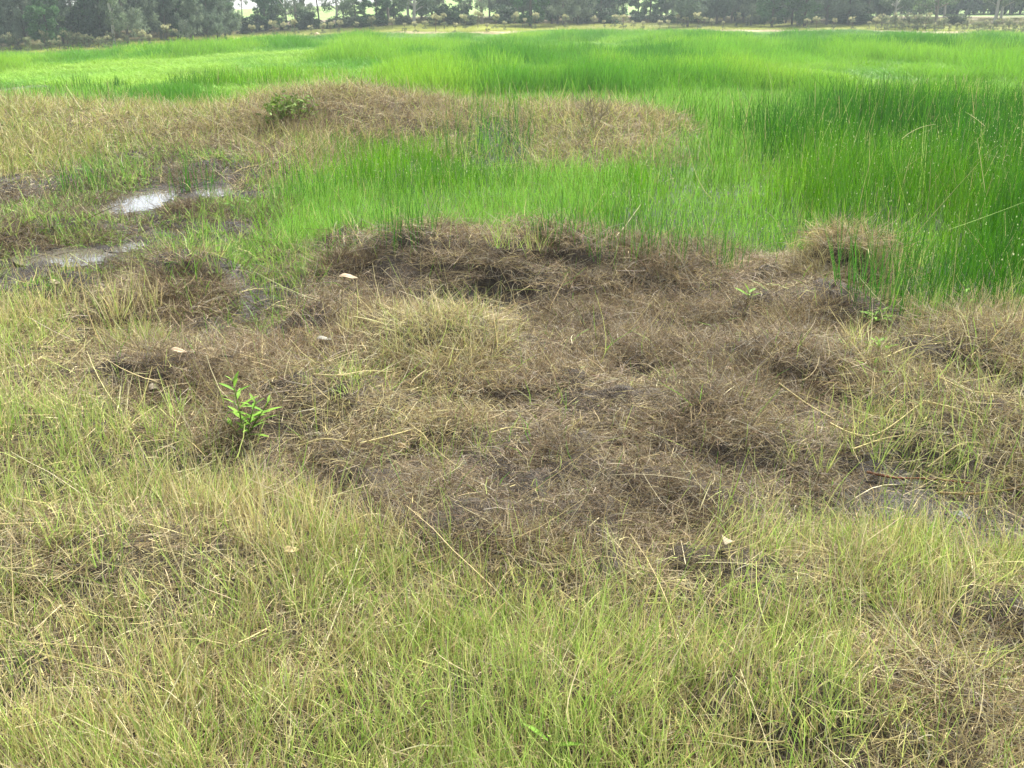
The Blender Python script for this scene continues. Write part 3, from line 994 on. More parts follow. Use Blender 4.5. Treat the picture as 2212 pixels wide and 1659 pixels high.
def build_mats():
    tb = [(3.0, C_BROWN), (1.8, C_DBROWN), (1.2, C_RED), (2.0, C_GREY), (1.8, C_TAN), (.35, C_STRAW)]
    src = [mat_source(330, 0.17, 0.04, 0.105, 0.0014, 0.0023, (2, 62), 0.42, 0.34, tb, 3) for _ in range(8)]
    x, y, r = scatter(62, 0.8, 1.4, 17)
    c = classify(x, y, 1.2, 1.0)
    k = thin(c, {THATCH: 1, RSTRAW: .85, BROWN: .5, PALE: .7, WET: .3, STRAW: .5, BANK: .14, MUD: .14}, x, y, 0.15)
    x, y, r, c = x[k], y[k], r[k], c[k]
    n = len(x)
    q = np.maximum(r / 3.5, 0.8) ** 0.55 * (0.75 + 0.5 * rng.random(n))
    hz = q * (0.40 + 0.75 * ss(0.35, 0.65, fbm(x * 4.6, y * 4.6, 19, 2))) * np.where(c == STRAW, 0.7, 1.0)
    t = (0.70 + 0.46 * fbm(x * 1.1, y * 1.1, 611, 3) + 0.42 * fbm(x * 4.3, y * 4.3, 621, 2))[:, None] * np.ones((n, 3)) * (0.9 + 0.2 * rng.random((n, 1)))
    yel = np.isin(c, (STRAW, PALE, RSTRAW, BANK, BROWN))[:, None]
    t = np.where(yel, t * np.array([[1.20, 1.24, 1.12]]), t)
    t = np.where(((c == WET) | (c == MUD))[:, None], t * 0.62, t)
    instancer('dead_grass_mat', on_ground(x, y), np.stack([q, q, hz], 1), rng.random(n) * 6.28, rng.integers(0, 8, n), t, src,
              'thick grey-brown mat of fine curly dead grass over the middle ground', 'dead grass')
    tg = [(2.4, C_GREEN), (3, C_YGREEN), (1.6, C_STRAW), (.5, C_FRESH), (.3, C_TAN)]
    ts = [(3, C_STRAW), (1.5, C_PSTRAW), (1.5, C_YGREEN), (.8, C_GREEN), (.8, C_TAN)]
    src = []
    for i in range(8):
        n, m = 120, 11
        w = rng.integers(0, m, n)
        ca = rng.random(m) * 6.28; cq = 0.15 * np.sqrt(rng.random(m)); hgt = 0.65 + 0.6 * rng.random(m)
        off = rng.normal(0, 0.013, (n, 2))
        P = np.stack([cq[w] * np.cos(ca[w]) + off[:, 0], cq[w] * np.sin(ca[w]) + off[:, 1], np.full(n, -0.004)], 1)
        D = rand_dir(n, 68, 89); D[:, :2] += off * 14; D = unit(D)
        col = pick(n, tg if i < 5 else ts)
        bend = rng.normal(0, 0.14, (n, 3)); bend[:, 2] -= 0.03
        V, Q, C = ribbons(P, D, (0.05 + 0.13 * rng.random(n) ** 1.3) * hgt[w], 0.0020 + 0.0014 * rng.random(n), 3, bend, col * 0.95, col * 1.05, 0.2)
        src.append(mk('tuft_patch_source', V, Q, None, C, M_TINT, None, False))
    x, y, r = scatter(42, 0.8, 1.2, 9.5)
    c = classify(x, y, 1.3, 1.0)
    k = thin(c, {STRAW: 1, RSTRAW: .22, PALE: .22, THATCH: .012, WET: .05}, x, y) & (rng.random(len(x)) < np.clip((fbm(x * 2.1, y * 2.1, 655, 2) - 0.25) * 2.6, 0.15, 1))
    x, y, r, c = x[k], y[k], r[k], c[k]
    n = len(x)
    gz = fbm(x * 0.8 + 5, y * 0.8, 66, 2)
    g = np.clip(0.62 + (gz - 0.5) * 1.2 + 0.15 * ss(-0.4, -1.2, x), 0.1, 0.95)
    idx = np.where(rng.random(n) < g, rng.integers(0, 5, n), rng.integers(5, 8, n))
    q = np.maximum(r / 3, 0.85) ** 0.45 * (0.8 + 0.4 * rng.random(n))
    t = (0.92 + 0.36 * rng.random((n, 1))) * np.ones((n, 3))
    instancer('grass_tufts', on_ground(x, y, -0.004), np.stack([q, q, q * (0.7 + 0.45 * rng.random(n)) * np.where(c == STRAW, 1, .8)], 1), rng.random(n) * 6.28, idx, t, src,
              'dense rooted tufts of yellow-green grass across the foreground', 'grass')


build_mats()


# ------------------------------------------------------------------ trees
def leafy(centers, radii, n, size, aspect, cols, droop=0.3, flat=0.0):
    """leaf diamonds scattered through clumps; returns V, Q, C"""
    k = rng.integers(0, len(centers), n)
    d = rng.normal(size=(n, 3)); d = unit(d) * (rng.random((n, 1)) ** 0.45)
    P = centers[k] + d * radii[k]
    D = rng.normal(size=(n, 3)); D[:, 2] -= droop * 2
    D = unit(D)
    side = unit(np.cross(D, rng.normal(size=(n, 3))))
    s = size * (0.6 + 0.8 * rng.random((n, 1)))
    a = P - D * s; b = P + side * s * aspect; c = P + D * s; e = P - side * s * aspect
    V = np.stack([a, b, c, e], 1).reshape(-1, 3)
    Q = np.arange(n * 4).reshape(-1, 4)
    cc = cols[k] * (0.75 + 0.5 * rng.random((n, 1)))
    return V, Q, np.repeat(cc, 4, 0)


def make_tree(kind, seed):
    global rng
    keep = rng
    rng = np.random.default_rng(seed)
    if kind == 'she_oak':            # feathery grey-green, foliage down to the ground
        h = 7.6; tr = []
        bendx = rng.normal(0, 0.15, 2)
        zz = np.linspace(-0.3, h, 9)
        ax = np.stack([bendx[0] * (zz / h) ** 2 * 3, bendx[1] * (zz / h) ** 2 * 3, zz], 1)
        tr.append((ax, np.interp(zz, [0, h], [0.13, 0.02])))
        cs, rs = [], []
        for i in range(46):
            z0 = 0.5 + (h - 0.8) * rng.random(); a = rng.random() * 6.28
            reach = (1.75 * (1 - z0 / h) ** 0.7 + 0.25) * (0.6 + 0.4 * rng.random())
            b0 = np.array([np.interp(z0, zz, ax[:, 0]), np.interp(z0, zz, ax[:, 1]), z0])
            e = b0 + np.array([math.cos(a) * reach, math.sin(a) * reach, 0.45 * reach])
            tr.append((np.array([b0, (b0 + e) / 2 + [0, 0, 0.08], e]), np.array([0.03, 0.02, 0.008])))
            for q in (0.45, 0.75, 1.0):
                cs.append(b0 + (e - b0) * q + rng.normal(0, 0.1, 3)); rs.append([0.34, 0.34, 0.42])
        cs, rs = np.array(cs), np.array(rs)
        base = S(134, 148, 120) if seed % 2 else S(120, 138, 110)
        cols = base * (0.7 + 0.6 * rng.random((len(cs), 1)))
        crown = leafy(cs, rs, 7500, 0.17, 0.16, cols, 0.6)
        bark = S(112, 104, 92)
    elif kind == 'gum':              # tall pale trunk, open clumps
        h = 9.0; tr = []
        lean = rng.normal(0, 0.5, 2)
        zz = np.linspace(-0.3, h, 10)
        zc = np.clip(zz, 0, h) / h
        ax = np.stack([lean[0] * zc ** 1.5 + 0.06 * np.sin(zz * 2 + seed), lean[1] * zc ** 1.5, zz], 1)
        tr.append((ax, np.interp(zz, [0, 1, h], [0.17, 0.13, 0.03])))
        cs, rs = [], []
        for i in range(26):
            z0 = 1.0 + (h - 1.2) * rng.random() ** 0.9; a = rng.random() * 6.28
            reach = 0.8 + 1.5 * rng.random()
            b0 = np.array([np.interp(z0, zz, ax[:, 0]), np.interp(z0, zz, ax[:, 1]), z0])
            e = b0 + np.array([math.cos(a) * reach, math.sin(a) * reach, reach * (0.9 if z0 > 2.4 else 0.35)])
            tr.append((np.array([b0, (b0 * 0.4 + e * 0.6) + [0, 0, 0.15], e]), np.array([0.045, 0.03, 0.01])))
            for q in range(4):
                cs.append(b0 + (e - b0) * (0.55 + 0.5 * rng.random()) + rng.normal(0, 0.28, 3)); rs.append([0.42, 0.42, 0.36])
        cs, rs = np.array(cs), np.array(rs)
        cols = (S(118, 140, 98) if seed % 2 else S(130, 146, 112)) * (0.65 + 0.7 * rng.random((len(cs), 1)))
        crown = leafy(cs, rs, 4600, 0.13, 0.3, cols, 0.7)
        bark = S(196, 190, 176) if seed % 3 else S(150, 138, 122)
    elif kind == 'bushy':            # dense dark green, rounded
        h = 5.4; tr = []
        zz = np.linspace(-0.2, h * 0.8, 6)
        tr.append((np.stack([0 * zz, 0.05 * np.sin(zz), zz], 1), np.interp(zz, [0, h], [0.16, 0.03])))
        cs, rs = [], []
        for i in range(60):
            z0 = 0.6 + (h - 0.9) * rng.random(); a = rng.random() * 6.28
            w = 1.75 * math.sin(math.pi * min(1, max(0.12, (z0 + 0.6) / (h + 0.9)))) ** 0.6
            q = w * rng.random() ** 0.4
            cs.append([math.cos(a) * q, math.sin(a) * q, z0]); rs.append([0.45, 0.45, 0.36])
            if i < 9:
                e = np.array(cs[-1]); b0 = np.array([0, 0.05 * math.sin(min(3.6, max(0.4, z0 - 0.8))), min(3.6, max(0.4, z0 - 0.8))])
                tr.append((np.array([b0, (b0 + e) / 2, e]), np.array([0.04, 0.03, 0.01])))
        cs, rs = np.array(cs), np.array(rs)
        cols = (S(90, 128, 76) if seed % 2 else S(104, 138, 86)) * (0.6 + 0.8 * rng.random((len(cs), 1)))
        crown = leafy(cs, rs, 6500, 0.12, 0.45, cols, 0.2)
        bark = S(96, 84, 70)
    elif kind == 'wispy':            # thin see-through tree
        h = 6.5; tr = []
        zz = np.linspace(-0.2, h, 8)
        ax = np.stack([0.12 * np.sin(zz + seed), 0.1 * np.cos(zz), zz], 1)
        tr.append((ax, np.interp(zz, [0, h], [0.10, 0.015])))
        cs, rs = [], []
        for i in range(24):
            z0 = 0.9 + (h - 1.0) * rng.random(); a = rng.random() * 6.28; reach = 0.4 + 0.7 * rng.random()
            b0 = np.array([np.interp(z0, zz, ax[:, 0]), np.interp(z0, zz, ax[:, 1]), z0])
            e = b0 + np.array([math.cos(a) * reach, math.sin(a) * reach, 0.6 * reach])
            tr.append((np.array([b0, (b0 + e) / 2, e]), np.array([0.02, 0.014, 0.006])))
            cs.append(e); rs.append([0.35, 0.35, 0.3])
        cs, rs = np.array(cs), np.array(rs)
        cols = S(118, 132, 104) * (0.7 + 0.6 * rng.random((len(cs), 1)))
        crown = leafy(cs, rs, 1500, 0.12, 0.22, cols, 0.5)
        bark = S(120, 110, 98)
    elif kind == 'shrub':
        tr = []
        cs, rs = [], []
        for i in range(8):
            a = rng.random() * 6.28; q = 0.6 * rng.random() ** 0.5
            e = np.array([math.cos(a) * q, math.sin(a) * q, 0.5 + 0.6 * rng.random()])
            tr.append((np.array([[0.05 * math.cos(a), 0.05 * math.sin(a), -0.1], e * 0.5, e]), np.array([0.025, 0.018, 0.008])))
            for w in range(3):
                cs.append(e * (0.5 + 0.5 * rng.random()) + rng.normal(0, 0.16, 3)); rs.append([0.32, 0.32, 0.26])
        cs, rs = np.array(cs), np.array(rs); cs[:, 2] = np.maximum(cs[:, 2], 0.2)
        cols = (S(76, 100, 66) if seed % 2 else S(98, 112, 80)) * (0.6 + 0.8 * rng.random((len(cs), 1)))
        crown = leafy(cs, rs, 1500, 0.085, 0.4, cols, 0.2)
        bark = S(90, 80, 68)
    else:                            # planted sapling: thin stem, rounded pale-topped head
        tr = []
        wob = rng.normal(0, 0.03, 2)
        tr.append((np.array([[0, 0, -0.08], [wob[0], wob[1], 0.45], [wob[0] * 2, wob[1] * 2, 1.0]]), np.array([0.024, 0.018, 0.01])))
        cs, rs = [], []
        for i in range(16 if kind == 'sapling' else 26):
            a = rng.random() * 6.28
            q = (0.34 if kind == 'sapling' else 0.42) * rng.random() ** 0.5
            z0 = (0.80 + 0.32 * rng.random()) if (kind == 'sapling' and rng.random() < 0.72) else (0.25 + 0.8 * rng.random())
            e = np.array([math.cos(a) * q, math.sin(a) * q, z0 - 0.9 * q * q])
            tr.append((np.array([[np.interp(z0 * 0.6, [0, .45, 1], [0, wob[0], wob[0] * 2]), np.interp(z0 * 0.6, [0, .45, 1], [0, wob[1], wob[1] * 2]), z0 * 0.6], e]), np.array([0.008, 0.004])))
            cs.append(e); rs.append([0.15, 0.15, 0.10])
        cs, rs = np.array(cs), np.array(rs)
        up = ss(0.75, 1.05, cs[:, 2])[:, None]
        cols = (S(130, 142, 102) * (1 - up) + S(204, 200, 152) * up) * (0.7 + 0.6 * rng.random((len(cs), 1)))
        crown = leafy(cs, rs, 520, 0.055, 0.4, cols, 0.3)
        bark = S(120, 104, 84)
    t = tubes(tr, bark, 6)
    rng = keep
    return t, crown


PROTO = {}
for kind, seeds in (('she_oak', (11, 12, 13, 14)), ('gum', (21, 22, 23, 24)), ('bushy', (31, 32, 33)), ('wispy', (41, 42)), ('shrub', (51, 52, 53)),
                    ('sapling', (61, 62, 63, 64)), ('bushy_sapling', (71, 72, 73))):
    PROTO[kind] = []
    for sd in seeds:
        (tv, tq, tc), (cv, cq, cc) = make_tree(kind, sd)
        tm = mk('trunk', tv, tq, None, tc, M_BARK, None, False)
        cm = mk('crown', cv, cq, None, cc, M_LEAF, None, False)
        PROTO[kind].append((tm, cm))


def plant_tree(name, kind, v, x, y, sc, rz, sxy=1.0):
    z = float(H(np.array([x]), np.array([y]))[0])
    e = empty(name, (x, y, z - 0.02), rz, sc)
    e.scale = (sc * sxy, sc * sxy, sc)
    tm, cm = PROTO[kind][v % len(PROTO[kind])]
    for src in (tm, cm):
        o = src.copy()
        COL.objects.link(o)
        o.parent = e
        if kind in ('shrub',) and src is tm:
            o.name = 'stems'
    return e


ORD = ['first', 'second', 'third', 'fourth', 'fifth', 'sixth', 'seventh', 'eighth', 'ninth', 'tenth', 'eleventh', 'twelfth', 'thirteenth',
       'fourteenth', 'fifteenth', 'sixteenth', 'seventeenth', 'eighteenth', 'nineteenth', 'twentieth']


def ordinal(i):
    if i < 20:
        return ORD[i]
    n = i + 1
    return f'{n}' + ('th' if 10 < n % 100 < 14 else {1: 'st', 2: 'nd', 3: 'rd'}.get(n % 10, 'th'))


# tree line: (photo x in the 2500 px frame, metres behind the field edge, kind, scale)
TREES = []
prng = random.Random(5)
for i, px in enumerate(range(-180, 560, 21)):
    TREES.append((px + prng.uniform(-7, 7), 9 + prng.uniform(0, 9) + (6 if i % 3 == 0 else 0), ['she_oak', 'she_oak', 'gum', 'she_oak', 'bushy'][i % 5], prng.uniform(0.9, 1.15)))
TREES += [(463, 4.5, 'she_oak', 0.75), (505, 5, 'she_oak', 0.95), (530, 4.2, 'she_oak', 0.9), (548, 6, 'she_oak', 0.85)]
TREES += [(594, 22, 'wispy', 0.8), (648, 20, 'bushy', 0.85), (668, 24, 'bushy', 0.75), (700, 21, 'gum', 0.9), (722, 19, 'gum', 1.0), (745, 25, 'she_oak', 0.7),
          (777, 24, 'wispy', 1.1), (823, 21, 'gum', 1.0), (838, 24, 'wispy', 1.0), (868, 23, 'bushy', 0.55), (893, 27, 'wispy', 1.1), (920, 22, 'bushy', 0.8),
          (948, 23, 'gum', 1.0), (962, 26, 'bushy', 0.7), (995, 22, 'gum', 1.1), (1012, 17, 'gum', 1.1), (1030, 25, 'bushy', 0.8), (1055, 23, 'gum', 0.9),
          (1085, 22, 'gum', 0.8), (1128, 26, 'bushy', 0.6), (1176, 18, 'gum', 1.05), (1195, 26, 'she_oak', 0.9), (1215, 24, 'gum', 1.0)]
for i, px in enumerate(range(1240, 1500, 17)):
    TREES.append((px + prng.uniform(-5, 5), 10 + prng.uniform(0, 14), ['she_oak', 'gum', 'she_oak', 'bushy'][i % 4], prng.uniform(0.85, 1.1)))
TREES += [(1507, 34, 'gum', 0.9), (1518, 36, 'gum', 0.95), (1556, 26, 'bushy', 0.6), (1585, 24, 'bushy', 0.75), (1612, 27, 'bushy', 0.7), (1640, 25, 'gum', 0.9)]
for i, px in enumerate(range(1660, 2160, 17)):
    TREES.append((px + prng.uniform(-5, 5), 9 + prng.uniform(0, 15), ['she_oak', 'she_oak', 'gum', 'bushy', 'she_oak'][i % 5], prng.uniform(0.85, 1.1)))
TREES += [(2180, 20, 'gum', 1.0), (2283, 15, 'gum', 1.1), (2300, 27, 'gum', 1.0), (2240, 26, 'she_oak', 1.0), (2425, 20, 'gum', 1.1), (2440, 26, 'gum', 1.0)]
for i, px in enumerate(range(2200, 2760, 22)):
    TREES.append((px + prng.uniform(-6, 6), 46 + prng.uniform(0, 14), ['gum', 'she_oak', 'bushy', 'gum'][i % 4], prng.uniform(1.05, 1.3)))
for px in (-300, -260, -215, 2560, 2620, 2690, 2740):
    TREES.append((px, 14 + prng.uniform(0, 8), 'she_oak', 1.0))
SPECIAL = {(594, 22): 'thin wispy tree standing against the sky gap', (1012, 17): 'dark leafy tree with a forked pale trunk behind the saplings',
           (2283, 15): 'pale forked gum beside the clump of bushy saplings', (2425, 20): 'tall slim pale trunk above the grassy slope',
           (648, 20): 'round dense dark green tree next to the sky gap', (1507, 34): 'slim trunk on the bright hill gap, first of the two',
           (1518, 36): 'slim trunk on the bright hill gap, second of the two', (868, 23): 'small round-headed tree before the open hill'}
LOOK = {'she_oak': 'feathery grey-green tree', 'gum': 'pale-trunked open gum', 'bushy': 'dense dark green bushy tree', 'wispy': 'thin see-through tree'}
CNT = {}
for i, (px, s, kind, sc) in enumerate(sorted(TREES)):
    a = float(az_of(px * 0.885)); r = float(EDGE(a)) + s
    far = 1.0
    e = plant_tree('tree', kind, i, r * math.sin(a), r * math.cos(a), sc * (0.88 if px < 560 else 1.0), prng.uniform(0, 6.28))
    seg = ('in the left-hand wood' if px < 575 else 'along the open bank' if px < 1235 else
           'in the dark middle wood' if px < 1500 else 'around the brown bank' if px < 1655 else
           'in the long right-hand wood' if px < 2165 else 'above the grassy slope')
    k = (kind, seg); CNT[k] = CNT.get(k, -1) + 1
    lab = SPECIAL.get((px, s)) or f'{ordinal(CNT[k])} {LOOK[kind]} from the left {seg}'
    tag(e, lab, 'tree', 'trees ' + seg)

SHRUBS = [600, 612, 640, 690, 735, 760, 800, 845, 880, 930, 985, 1075, 1110, 1145, 1240, 1300, 1420, 1480, 1560, 1600, 1632, 1690, 1850, 2060, 2095, 2330]
for i, px in enumerate(SHRUBS):
    a = float(az_of(px * 0.885)); r = float(EDGE(a)) + 14 + prng.uniform(0, 6)
    e = plant_tree('shrub', 'shrub', i, r * math.sin(a), r * math.cos(a), prng.uniform(0.8, 1.5), prng.uniform(0, 6.28), 1.5)
    tag(e, f'low dark shrub under the tree line, {ordinal(i)} from the left', 'shrub', 'shrubs under the tree line')

SAPS = [(x, 'bushy_sapling') for x in (-60, -25, 14, 40, 66, 92, 104, 118, 137, 158, 172, 186, 203, 214, 236, 252, 267, 288, 300)]
SAPS += [(x, 'sapling') for x in (336, 347, 361, 407, 430, 495, 617, 641, 668, 692, 717, 760, 787, 807, 830, 870, 906, 957, 985, 1012, 1036, 1062, 1085, 1113, 1137,
                                  1166, 1190, 1211, 1232, 1257, 1279, 1307, 1380, 1450, 1475, 1500, 1523, 1546, 1569, 1610, 1633, 1653, 1673, 1700, 1720, 1738,
                                  1764, 1800, 1822, 1864, 1888, 1952, 1968, 1990, 2035, 2077, 2122, 2140)]
SAPS += [(x, 'bushy_sapling') for x in (2152, 2163, 2175, 2186, 2196, 2207, 2219, 2230, 2238, 2249, 2258, 2268, 2279, 2292, 2306, 2318, 2334, 2348, 2361, 2376, 2390,
                                        2404, 2418, 2433, 2447, 2462, 2478, 2493, 2510, 2540)]
for i, (px, kind) in enumerate(SAPS):
    a = float(az_of((px + prng.uniform(-2, 2)) * 0.885)); r = float(EDGE(a)) + prng.uniform(1.2, 10)
    sc = prng.uniform(0.7, 1.4) if kind == 'sapling' else prng.uniform(0.75, 1.6)
    if px < 320: sc *= 0.95
    if px > 2290: sc *= 0.8
    e = plant_tree('sapling', kind, i, r * math.sin(a), r * math.cos(a), sc, prng.uniform(0, 6.28), prng.uniform(0.6, 1.0))
    lk = 'young pale-topped sapling' if kind == 'sapling' else 'bushy young sapling'
    tag(e, f'{lk} on the far field edge, {ordinal(i)} from the left', 'sapling', 'planted saplings along the field edge')


def build_wood():
    cs, rs, cc = [], [], []
    def band(x0, x1, s0, s1, hmax, n, base):
        for _ in range(n):
            px = prng.uniform(x0, x1); a = float(az_of(px * 0.885)); r = float(EDGE(a)) + prng.uniform(s0, s1)
            x, y = r * math.sin(a), r * math.cos(a)
            z = float(H(np.array([x]), np.array([y]), False)[0])
            hh = hmax * (0.6 + 0.4 * math.sin(px * 0.037) * math.sin(px * 0.011 + 2)) 
            cs.append([x, y, z + prng.uniform(0.2, 1) * max(hh, 2.0)]); rs.append([0.9, 0.9, 0.7])
            cc.append(base * prng.uniform(0.6, 1.3))
    band(-350, 545, 14, 30, 7.0, 420, S(96, 112, 86))
    band(1235, 1490, 26, 40, 7.5, 200, S(92, 104, 80))
    band(1665, 2170, 22, 40, 7.5, 420, S(96, 110, 86))
    band(2160, 2800, 52, 80, 8.5, 420, S(98, 116, 92))
    band(2160, 2800, 46, 62, 2.6, 260, S(92, 108, 84))
    V, Q, C = leafy(np.array(cs), np.array(rs), 66000, 0.24, 0.42, np.array(cc), 0.4)
    o = mk('far_wood', V, Q, None, C, M_LEAF)
    tag(o, 'dim grey-green foliage of the wood behind the front trees', 'wood', kind='stuff')


build_wood()


# ------------------------------------------------------------------ things near the camera
def place(px, py, dz=0.0):
    """a point on the terrain seen at a photograph pixel"""
    u, f, w = (float(v) for v in ray(px, py))
    t = np.arange(0.5, 40, 0.02)
    h = H(u * t, f * t)
    i = int(np.argmax(CAM_H + w * t <= h))
    return u * t[i], f * t[i], float(h[i]) + dz


def tussock(px, py, n, rad, ln, table, label, cat='tussock', elev=(35, 88), w=0.0022, name='grass_tussock', bendz=-0.3, sq=0.75, nseg=3, mat=None, spread=0.3):
    x, y, z = place(px, py)
    a = rng.random(n) * 2 * np.pi; q = rad * np.sqrt(rng.random(n))
    lx, ly = q * np.cos(a), q * np.sin(a) * sq
    lz = H(x + lx, y + ly) - z
    P = np.stack([lx, ly, lz - 0.01], 1)
    D = unit(rand_dir(n, *elev) + np.stack([lx, ly, 0 * lx], 1) / rad * (0.08 if cat == 'rush clump' else 0.35))
    L = ln * (0.55 + 0.6 * rng.random(n))
    bend = rng.normal(0, spread, (n, 3)); bend[:, 2] += bendz
    col = pick(n, table)
    r = math.hypot(x, y)
    V, Q, C = ribbons(P, D, L, w * (0.7 + 0.6 * rng.random(n)) * max(1, r / 4) ** 0.7, nseg, bend, col * 0.95, col * 1.05, 0.3)
    o = mk(name, V, Q, None, C, mat or M_DEAD)
    o.location = (x, y, z)
    return tag(o, label, cat)


BR = [(3, C_BROWN), (2, C_DBROWN), (1.5, C_RED), (1, C_TAN)]
BRG = [(3, C_BROWN), (1.5, C_DBROWN), (1.2, C_GREEN), (1, C_FRESH), (1, C_TAN)]
STR = [(3, C_STRAW), (2, C_TAN), (1.2, C_BROWN), (1, C_PSTRAW)]
TUSS = [
    (405, 640, 1500, 0.26, 0.15, BR, 'large shaggy brown tussock between the pool and the muddy channel'),
    (300, 690, 900, 0.24, 0.12, BR, 'low brown tussock beside the muddy channel, below the shaggy one'),
    (190, 520, 800, 0.24, 0.15, BRG, 'brown-topped tussock with green sides behind the left pool'),
    (40, 530, 800, 0.28, 0.14, BR, 'dark brown tussock at the left edge above the left pool'),
    (425, 462, 900, 0.26, 0.16, BR, 'dark brown tussock in front of the two small pools'),
    (745, 560, 800, 0.2, 0.14, BR, 'dark brown tussock at the edge of the bright marsh grass'),
    (705, 725, 1100, 0.27, 0.11, BR, 'low dark brown tussock below the pale curled leaf'),
    (385, 835, 1100, 0.26, 0.11, BR, 'brown tussock behind the leafy weed, beside a pale dry leaf'),
    (1745, 700, 1500, 0.27, 0.15, [(2, C_BROWN), (2, C_TAN), (1, C_STRAW), (1, C_RED)], 'tan-topped brown tussock below the rushes at the right'),
    (1800, 575, 1500, 0.30, 0.18, STR, 'straw coloured tussock half buried in the tall rushes'),
    (1695, 820, 1000, 0.24, 0.11, BR, 'dark brown tussock in front of the tan-topped one'),
    (1180, 525, 600, 0.16, 0.13, BR, 'small brown tussock on the far rim of the big mound'),
    (1380, 560, 600, 0.18, 0.12, BR, 'small dark tussock at the foot of the rushes beyond the mound'),
    (1165, 985, 600, 0.13, 0.08, BR, 'small dark brown tuft in the middle of the flattened thatch'),
    (1480, 915, 900, 0.24, 0.09, BR, 'broad brown tuft in the thatch above the mud'),
    (1420, 1120, 900, 0.22, 0.09, BR, 'brown tuft at the near edge of the thatch'),
    (640, 285, 900, 0.5, 0.3, [(3, C_TAN), (2, C_BROWN), (1, C_RED)], 'big brown tussock beneath the green shrub on the far bank'),
    (960, 745, 700, 0.30, 0.2, [(3, C_STRAW), (2, C_PSTRAW), (1.2, C_YGREEN), (1, C_GREEN)], 'tuft of tall pale straw stalks in the middle of the thatch'),
]
for px, py, n, rad, ln, tab, lab in TUSS:
    tussock(px, py, n, rad, ln, tab, lab, spread=0.34, bendz=-0.4 if ln < 0.19 else -0.2)

RC = [(3, S(76, 134, 46)), (2, S(88, 150, 50)), (1, S(118, 172, 56))]
CLUMPS = [(760, 540, 40, 0.10, 0.55, 'thin clump of dark rush stems left of the big mound'), (850, 520, 55, 0.14, 0.6, 'clump of dark rush stems just beyond the big mound'),
          (905, 505, 40, 0.12, 0.5, 'small rush clump touching the top of the big mound'), (1190, 525, 40, 0.1, 0.55, 'lone dark rush clump behind the small mound tussock'),
          (1330, 540, 90, 0.22, 0.6, 'wide dark rush clump at the foot of the far bank'), (1440, 560, 60, 0.16, 0.55, 'rush clump near the brown rim at the right of the mound'),
          (1560, 575, 60, 0.16, 0.55, 'rush clump standing over the right end of the mound'), (190, 425, 60, 0.25, 0.5, 'dark rush clump left of the larger pool'),
          (425, 412, 50, 0.2, 0.45, 'rush clump standing between the two far pools'), (660, 440, 70, 0.25, 0.5, 'rush clump at the left end of the marsh grass'),
          (1050, 330, 110, 0.5, 0.75, 'tall rush clump growing up the face of the far bank'), (1900, 655, 90, 0.2, 0.5, 'rush clump in front of the half-buried straw tussock')]
for px, py, n, rad, ln, lab in CLUMPS:
    tussock(px, py, n, rad * 1.25, ln * (0.62 if px > 700 and px < 1700 and py > 480 else 0.8), RC, lab, 'rush clump', (76, 90), 0.0034, 'rush_clump', 0.0, 0.8, 3, M_RUSH, 0.09)


# leafy weeds: stem and every leaf a part
def leaf_mesh(name, ln, wd, col, fold=0.25, curl=0.35):
    t = np.linspace(0, 1, 6)
    w = wd * np.sin(np.pi * np.clip(t * 0.94 + 0.04, 0, 1)) ** 0.8
    V, C = [], []
    for i, u in enumerate(t):
        z = ln * (0.12 * u - curl * u * u * 0.5)
        for sgn in (-1, 0, 1):
            V.append([ln * u, sgn * w[i], z + abs(sgn) * w[i] * fold])
            C.append(col * (1.12 if sgn == 0 else 1.0) * (0.92 + 0.16 * u))
    Q = []
    for i in range(5):
        for s in (0, 1):
            a = i * 3 + s
            Q.append((a, a + 1, a + 4, a + 3))
    return mk(name, V, Q, None, np.array(C), M_LEAF, None, False)


LEAF_SRC = [leaf_mesh('leaf', 0.085, 0.0085, S(140, 184, 70)), leaf_mesh('leaf', 0.072, 0.0075, S(126, 172, 66)), leaf_mesh('leaf', 0.055, 0.0065, S(150, 192, 80)),
            leaf_mesh('leaf', 0.038, 0.005, S(162, 200, 92))]


def weed(px, py, stems, label, sc=1.0):
    x, y, z = place(px, py)
    e = empty('leafy_weed', (x, y, z), 0, sc)
    tag(e, label, 'weed')
    lr = random.Random(int(px))
    for (dx, dy, h, nl) in stems:
        pts = np.array([[0, 0, -0.02], [dx * 0.45, dy * 0.45, h * 0.5], [dx, dy, h]])
        v, q = tube(pts, np.array([0.0035, 0.003, 0.0015]), 5)
        mk('stem', v, q, None, np.tile(S(130, 150, 80), (len(v), 1)), M_LEAF, e)
        for k in range(nl):
            u = 0.35 + 0.65 * (k + 0.5) / nl
            i = 0 if u < 0.6 else 1
            f = (u - 0.5 * i) * 2
            b = pts[0] * (1 - u) + pts[2] * u if u > 0.5 else pts[0] * (1 - 2 * u) + pts[1] * 2 * u
            b = np.array([np.interp(u, [0, .5, 1], pts[:, c]) for c in range(3)])
            src = LEAF_SRC[0 if u < 0.7 else 1 if u < 0.85 else 2 if u < 0.95 else 3]
            o = src.copy(); COL.objects.link(o); o.parent = e
            o.location = b
            o.rotation_euler = (lr.uniform(-0.3, 0.3), -lr.uniform(0.1, 0.5) - (0.55 if u > 0.85 else 0.0), k * 2.4 + lr.uniform(-0.4, 0.4))
            q_ = lr.uniform(0.8, 1.2); o.scale = (q_, q_, q_)
    return e


